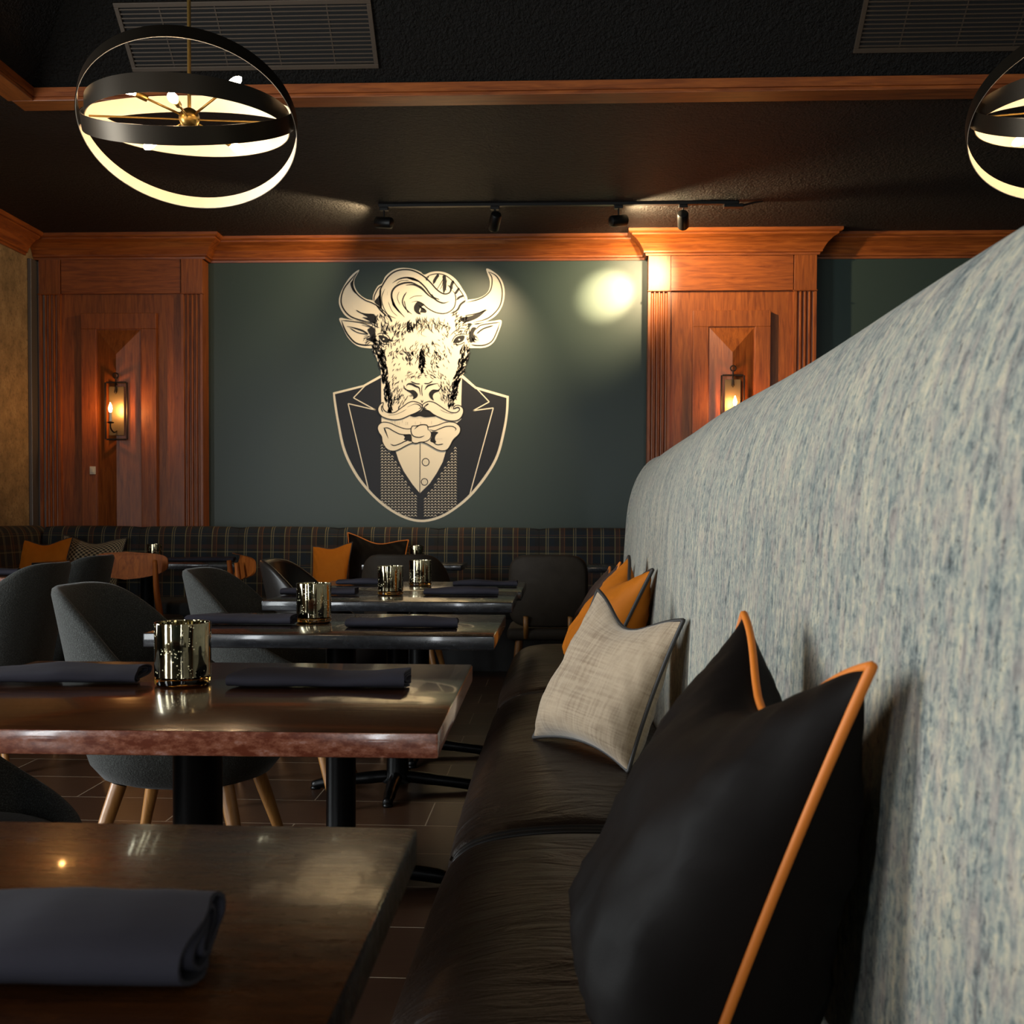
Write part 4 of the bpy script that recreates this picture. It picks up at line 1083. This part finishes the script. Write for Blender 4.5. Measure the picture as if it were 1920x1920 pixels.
# bentwood chairs
def bentwood(label, loc, rz):
    t = thing('bentwood_chair', label, 'chair', loc, rz, 'bentwood chairs by the plaid bench')
    # backrest: curved plywood facing +y, back at -y
    secs = []; w = .215
    for lay in (-.006, .006):
        sec = []; n = 48
        for i in range(n):
            a = 2*PI*i/n; x = math.copysign(abs(math.cos(a))**.55, math.cos(a))*w
            z = .768+math.copysign(abs(math.sin(a))**.52, math.sin(a))*(.062+.018*(1-abs(x/w)))+(.012*(x/w)**2)
            yb = -.23+.09*(x/w)**2+lay
            sec.append((x, yb, z))
        secs.append(sec)
    obj('backrest', loft(bmesh.new(), secs, True, True), 'walnut', t, auto=50)
    for s in (-1, 1):
        pts = crom([(s*.205, -.29, 0), (s*.195, -.225, .25), (s*.19, -.20, .45), (s*.175, -.215, .62), (s*.172, -.232, .80)], 5)
        m = len(pts); obj('leg', tube(bmesh.new(), pts, [.013+.006*math.sin(PI*i/(m-1)) for i in range(m)], 12), 'walnut', t, True)
        obj('leg', tube(bmesh.new(), [(s*.20, .20, 0), (s*.185, .18, .40)], [.012, .018], 12), 'walnut', t, True)
        obj('side_rail', nbox(s*.18-.01, s*.18+.01, -.185, .165, .375, .412, .004), 'walnut', t)
    secs = []
    for (k, z) in ((.9, .413), (1, .42), (1, .44), (.94, .452), (.5, .456), (.02, .456)):
        secs.append([(math.copysign(abs(math.cos(2*PI*i/36))**.6, math.cos(2*PI*i/36))*.225*k, math.copysign(abs(math.sin(2*PI*i/36))**.6, math.sin(2*PI*i/36))*.215*k, z) for i in range(36)])
    obj('seat', loft(bmesh.new(), secs, True, True), 'leather_chair', t, auto=60)['label'] = 'dark padded seat'
    return t
w0 = bentwood('bentwood chair seen square from behind, at the left table by the plaid bench', (onY(234, 1060, 6.0).x+.0, 6.24, 0), 0)
dup(w0, (onY(506, 1060, 5.9).x, 6.0, 0), -1.15, 'bentwood chair turned sideways between the grey chair and the black leather chair')

# ------------------------------------------------------------------ plaid bench
t = thing('plaid_bench', 'long bench with dark plaid backrest along the back wall and left wall', 'bench seat', (0, 0, 0))
FY = 7.70
BPp = [(.0, .30), (-.0, .50), (.012, .70), (.03, .88), (.045, .935), (.075, .968), (.115, .978), (.16, .972), (.195, .94), (.20, .88), (.20, .3)]
bpp = crom([(a, b, 0) for a, b in BPp], 3)
xs_ = [-3.83, -3.1, -2.36, -1.62, -.88, -.14, .62, 1.36, 2.1, 2.84]
for a, b in zip(xs_, xs_[1:]):
    secs = []
    for i in range(13):
        f = i/12; s = 0 if 0 < i < 12 else .012
        s = .010*(1-math.sin(PI*f)**.3)
        secs.append([(a+.001+(b-a-.002)*f, FY+.03+q.x*.85+s*(1 if q.x < .1 else -1), q.y-s*(1 if q.y > .9 else 0)) for q in bpp])
    obj('backrest_panel', loft(bmesh.new(), secs, True, True), 'plaid', t, auto=60)
secs = []
for i in range(20):
    Y = 4.6+(FY+.2-4.6)*i/19
    secs.append([(LW+.205-q.x*.95, Y, q.y) for q in bpp])
obj('backrest_panel', loft(bmesh.new(), secs, True, True), 'plaid', t, auto=60)
obj('seat', nbox(LW+.22, 2.8, 7.2, FY+.02, .36, .46, .03, 3), 'plaid', t, auto=50)
obj('seat', nbox(LW+.22, LW+.70, 4.6, 7.195, .36, .46, .03, 3), 'plaid', t, auto=50)
obj('bench_base', nbox(LW+.23, 2.8, 7.26, FY, 0, .358), 'track_black', t)
obj('bench_base', nbox(LW+.23, LW+.64, 4.65, 7.25, 0, .358), 'track_black', t)
obj('wall_filler', nbox(LW+.01, 2.8, FY+.205, 7.98, 0, .9), 'track_black', t)

def back_pillow(px0, px1, py0, Y, cover, pip, label, tilt=0, size=None, dl=0, dr=0, depth=.05, dip=.05, seed=1):
    tl, tr = onY(px0, py0+dl, Y+.05), onY(px1, py0+dr, Y+.05)
    zb = .49; w = tr.x-tl.x
    bl = Vector((tl.x+.03, Y-.13, zb)); br = Vector((tr.x-.02, Y-.11, zb+tilt))
    return pillow('throw_pillow', [bl, br, tr, tl], depth, cover, pip, label, (0, 0, 1.2), pr=.004, dip=dip, seed=seed)
back_pillow(38, 137, 1008, 7.50, 'velvet_orange', 'pipe_dark', 'orange velvet pillow at the left end of the plaid bench', dl=2, dr=-2, seed=1.5)
back_pillow(119, 238, 1008, 7.64, 'check', 'pipe_dark', 'cream and black check pillow behind the orange one on the plaid bench', dl=-6, dr=0, seed=2.5, depth=.045)
back_pillow(586, 661, 1024, 7.42, 'velvet_orange', 'pipe_dark', 'orange velvet pillow in the middle of the plaid bench beside a black one', dl=0, dr=-8, seed=3.5, dip=.03)
back_pillow(652, 766, 1006, 7.60, 'velvet_black', 'pipe_orange', 'black pillow with orange piping on the plaid bench above the rounded chair', dl=-8, dr=6, seed=4.5)

# ------------------------------------------------------------------ pendants
def rot_ring(R, wd, th, tilt, yaw, roll=0, dz=0):
    mt = Matrix.Translation((0, 0, dz)) @ Matrix.Rotation(yaw, 4, 'Z') @ Matrix.Rotation(tilt, 4, 'X') @ Matrix.Rotation(roll, 4, 'Y')
    return R, wd, th, mt
def ring_parts(t, R, wd, th, mt):
    n = 96
    bm = bmesh.new()
    # outer skin
    secs = []
    for (r, z) in ((R-th*.4, -wd/2), (R, -wd/2), (R, wd/2), (R-th*.4, wd/2)):
        secs.append([mt @ Vector((r*math.cos(2*PI*i/n), r*math.sin(2*PI*i/n), z)) for i in range(n)])
    secs.append(secs[0]); loft(bm, secs, True, False); bmesh.ops.remove_doubles(bm, verts=bm.verts, dist=1e-6)
    o = obj('ring_band', bm, 'bronze_out', t, auto=40)
    bm = bmesh.new(); secs = []
    for (r, z) in ((R-th, -wd/2+.001), (R-th*.42, -wd/2+.001), (R-th*.42, wd/2-.001), (R-th, wd/2-.001)):
        secs.append([mt @ Vector((r*math.cos(2*PI*i/n), r*math.sin(2*PI*i/n), z)) for i in range(n)])
    secs.append(secs[0]); loft(bm, secs, True, False); bmesh.ops.remove_doubles(bm, verts=bm.verts, dist=1e-6)
    obj('band_lining', bm, 'band_in', o, auto=40)['label'] = 'pale gold lining of the band'
def pendant(loc, label, top=TZ):
    t = thing('orb_pendant', label, 'pendant light', loc, 0, 'bronze orb pendant lights')
    for a in (rot_ring(.324, .060, .004, math.radians(2), .1), rot_ring(.350, .052, .004, math.radians(-29), .20, 0, -.02), rot_ring(.337, .056, .004, math.radians(28.5), .11)):
        ring_parts(t, *a)
    h = top-loc[2]
    bm = lathe(bmesh.new(), [(.006, .03), (.006, h-.02)], 14); obj('rod', bm, 'brass', t, auto=40)
    obj('canopy', lathe(bmesh.new(), [(.012, h-.04), (.06, h-.022), (.065, h-.006), (.065, h-.0005)], 32), 'brass', t, auto=40)
    obj('hub', lathe(bmesh.new(), [(.0005, -.034), (.013, -.031), (.025, -.023), (.032, -.010), (.034, .0), (.032, .010), (.025, .023), (.013, .031), (.0065, .033)], 28), 'brass', t, True)
    obj('cross_bar', tube(bmesh.new(), [(-.318, -.045, -.004), (.318, .045, -.004)], .0035, 8), 'brass', t)
    for (u_, v_, z_) in ((.64, .68, .35), (-.22, .95, -.07), (-.85, .33, .20), (-.6, -.775, -.2), (.74, -.65, -.17)):
        d = Vector((u_*.945+v_*.327, u_*.327-v_*.945, z_)).normalized()
        e = d*.2
        arm = obj('lamp_arm', tube(bmesh.new(), [d*.03, d*.15], .004, 8), 'brass', t, True)
        q = Vector((0, 0, 1)).rotation_difference(d).to_matrix().to_4x4()
        obj('socket', lathe(bmesh.new(), [(.010, .142), (.0105, .145), (.0105, .178), (.009, .180)], 18, mtx=q), 'brass', arm, auto=40)
        obj('bulb', lathe(bmesh.new(), [(.007, .1805), (.012, .195), (.015, .212), (.014, .228), (.008, .242), (.0005, .249)], 20, mtx=q), 'bulb', arm, True)
    return t
pc = onY(355, 222, 3.5)
P1 = pendant((pc.x, 3.5, pc.z), 'bronze orb pendant with crossing rings and lit bulbs at the upper left')
pc2 = onY(2034, 220, 3.5)
P2 = dup(P1, (pc2.x, 3.5, pc.z+.0), -.35, 'bronze orb pendant cut off by the right edge of the picture')

# ------------------------------------------------------------------ lights
def area(name, loc, rot, sx, sy, power, col):
    d = bpy.data.lights.new(name, 'AREA'); d.shape = 'RECTANGLE'; d.size = sx; d.size_y = sy; d.energy = power; d.color = col
    o = bpy.data.objects.new(name, d); COL.objects.link(o); o.location = loc; o.rotation_euler = rot; return o
DAY = (.92, .97, 1.0)
H = 2.3
area('daylight_rear_a', (-3.475, RY-.16, 1.55), (PI/2, 0, 0), .5, H, 75, DAY)
area('daylight_rear_b', (.50, RY-.16, 1.55), (PI/2, 0, 0), .27, H, 42, DAY)
area('daylight_rear_c', (1.55, RY-.16, 1.55), (PI/2, 0, 0), .37, H, 52, DAY)
DAYL = (.90, .96, .98)
area('daylight_left', (LW-.16, 2.35, 1.55), (PI/2, 0, -PI/2), 1.2, H, 185, DAYL)
area('added_daylight_left_b', (LW-.16, -.9, 1.55), (PI/2, 0, -PI/2), 1.0, H, 100, DAYL)  # added light through the unseen nearer left window, for the near booth
WARM = (1.0, .62, .30)
def spot(name, loc, tgt, power, ang, blend=.6, col=(1.0, .74, .42)):
    d = bpy.data.lights.new(name, 'SPOT'); d.energy = power; d.spot_size = math.radians(ang); d.spot_blend = blend; d.color = col; d.shadow_soft_size = .025
    o = bpy.data.objects.new(name, d); COL.objects.link(o); o.location = loc
    o.rotation_euler = (Vector(tgt)-Vector(loc)).to_track_quat('-Z', 'Y').to_euler(); return o
def hl(i): return heads[i][0]+heads[i][1]*.07
spot('track_spot_a', hl(0), hl(0)+heads[0][1]*2, 60, 110)
spot('track_spot_c', hl(2), hl(2)+heads[2][1]*2, 150, 150, .9)
spot('track_spot_b', hl(1), onY(815, 730, BW), 155, 96, 1.0)
spot('track_spot_d', hl(3), onY(1135, 545, BW), 200, 70, 1.0)
spot('track_spot_d_core', hl(3)+Vector((.001, 0, 0)), onY(1140, 552, BW), 760, 25, 1.0)
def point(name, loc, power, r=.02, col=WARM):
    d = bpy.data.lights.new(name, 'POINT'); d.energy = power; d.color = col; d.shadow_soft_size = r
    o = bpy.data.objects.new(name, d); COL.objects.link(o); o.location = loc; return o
for i_, q in enumerate(((-1.2, .2, 2.3), (1.72, .2, 2.3), (-3.6, 3.5, 2.3), (.2, -1.8, 2.3))): point('unseen_warm_fill_%d' % i_, q, (12, 9, 4, 6)[i_], .16, (1.0, .72, .42))  # unseen warm fill points, added without any pendant fittings
w = bpy.data.worlds.new('world'); SC.world = w; w.use_nodes = True
bg = w.node_tree.nodes['Background']; bg.inputs[0].default_value = (.75, .88, 1, 1); bg.inputs[1].default_value = .3

SC.view_settings.view_transform = 'Standard'; SC.view_settings.look = 'None'; SC.view_settings.gamma = 1.0
SC.view_settings.use_curve_mapping = False; SC.view_settings.exposure = 0.0
SC.cycles.use_denoising = True
SC.cycles.max_bounces = 5; SC.cycles.diffuse_bounces = 3; SC.cycles.glossy_bounces = 3; SC.cycles.transmission_bounces = 6
SC.cycles.sample_clamp_indirect = 4.0; SC.cycles.sample_clamp_direct = 0
SC.cycles.caustics_reflective = False; SC.cycles.caustics_refractive = False; SC.cycles.blur_glossy = .5
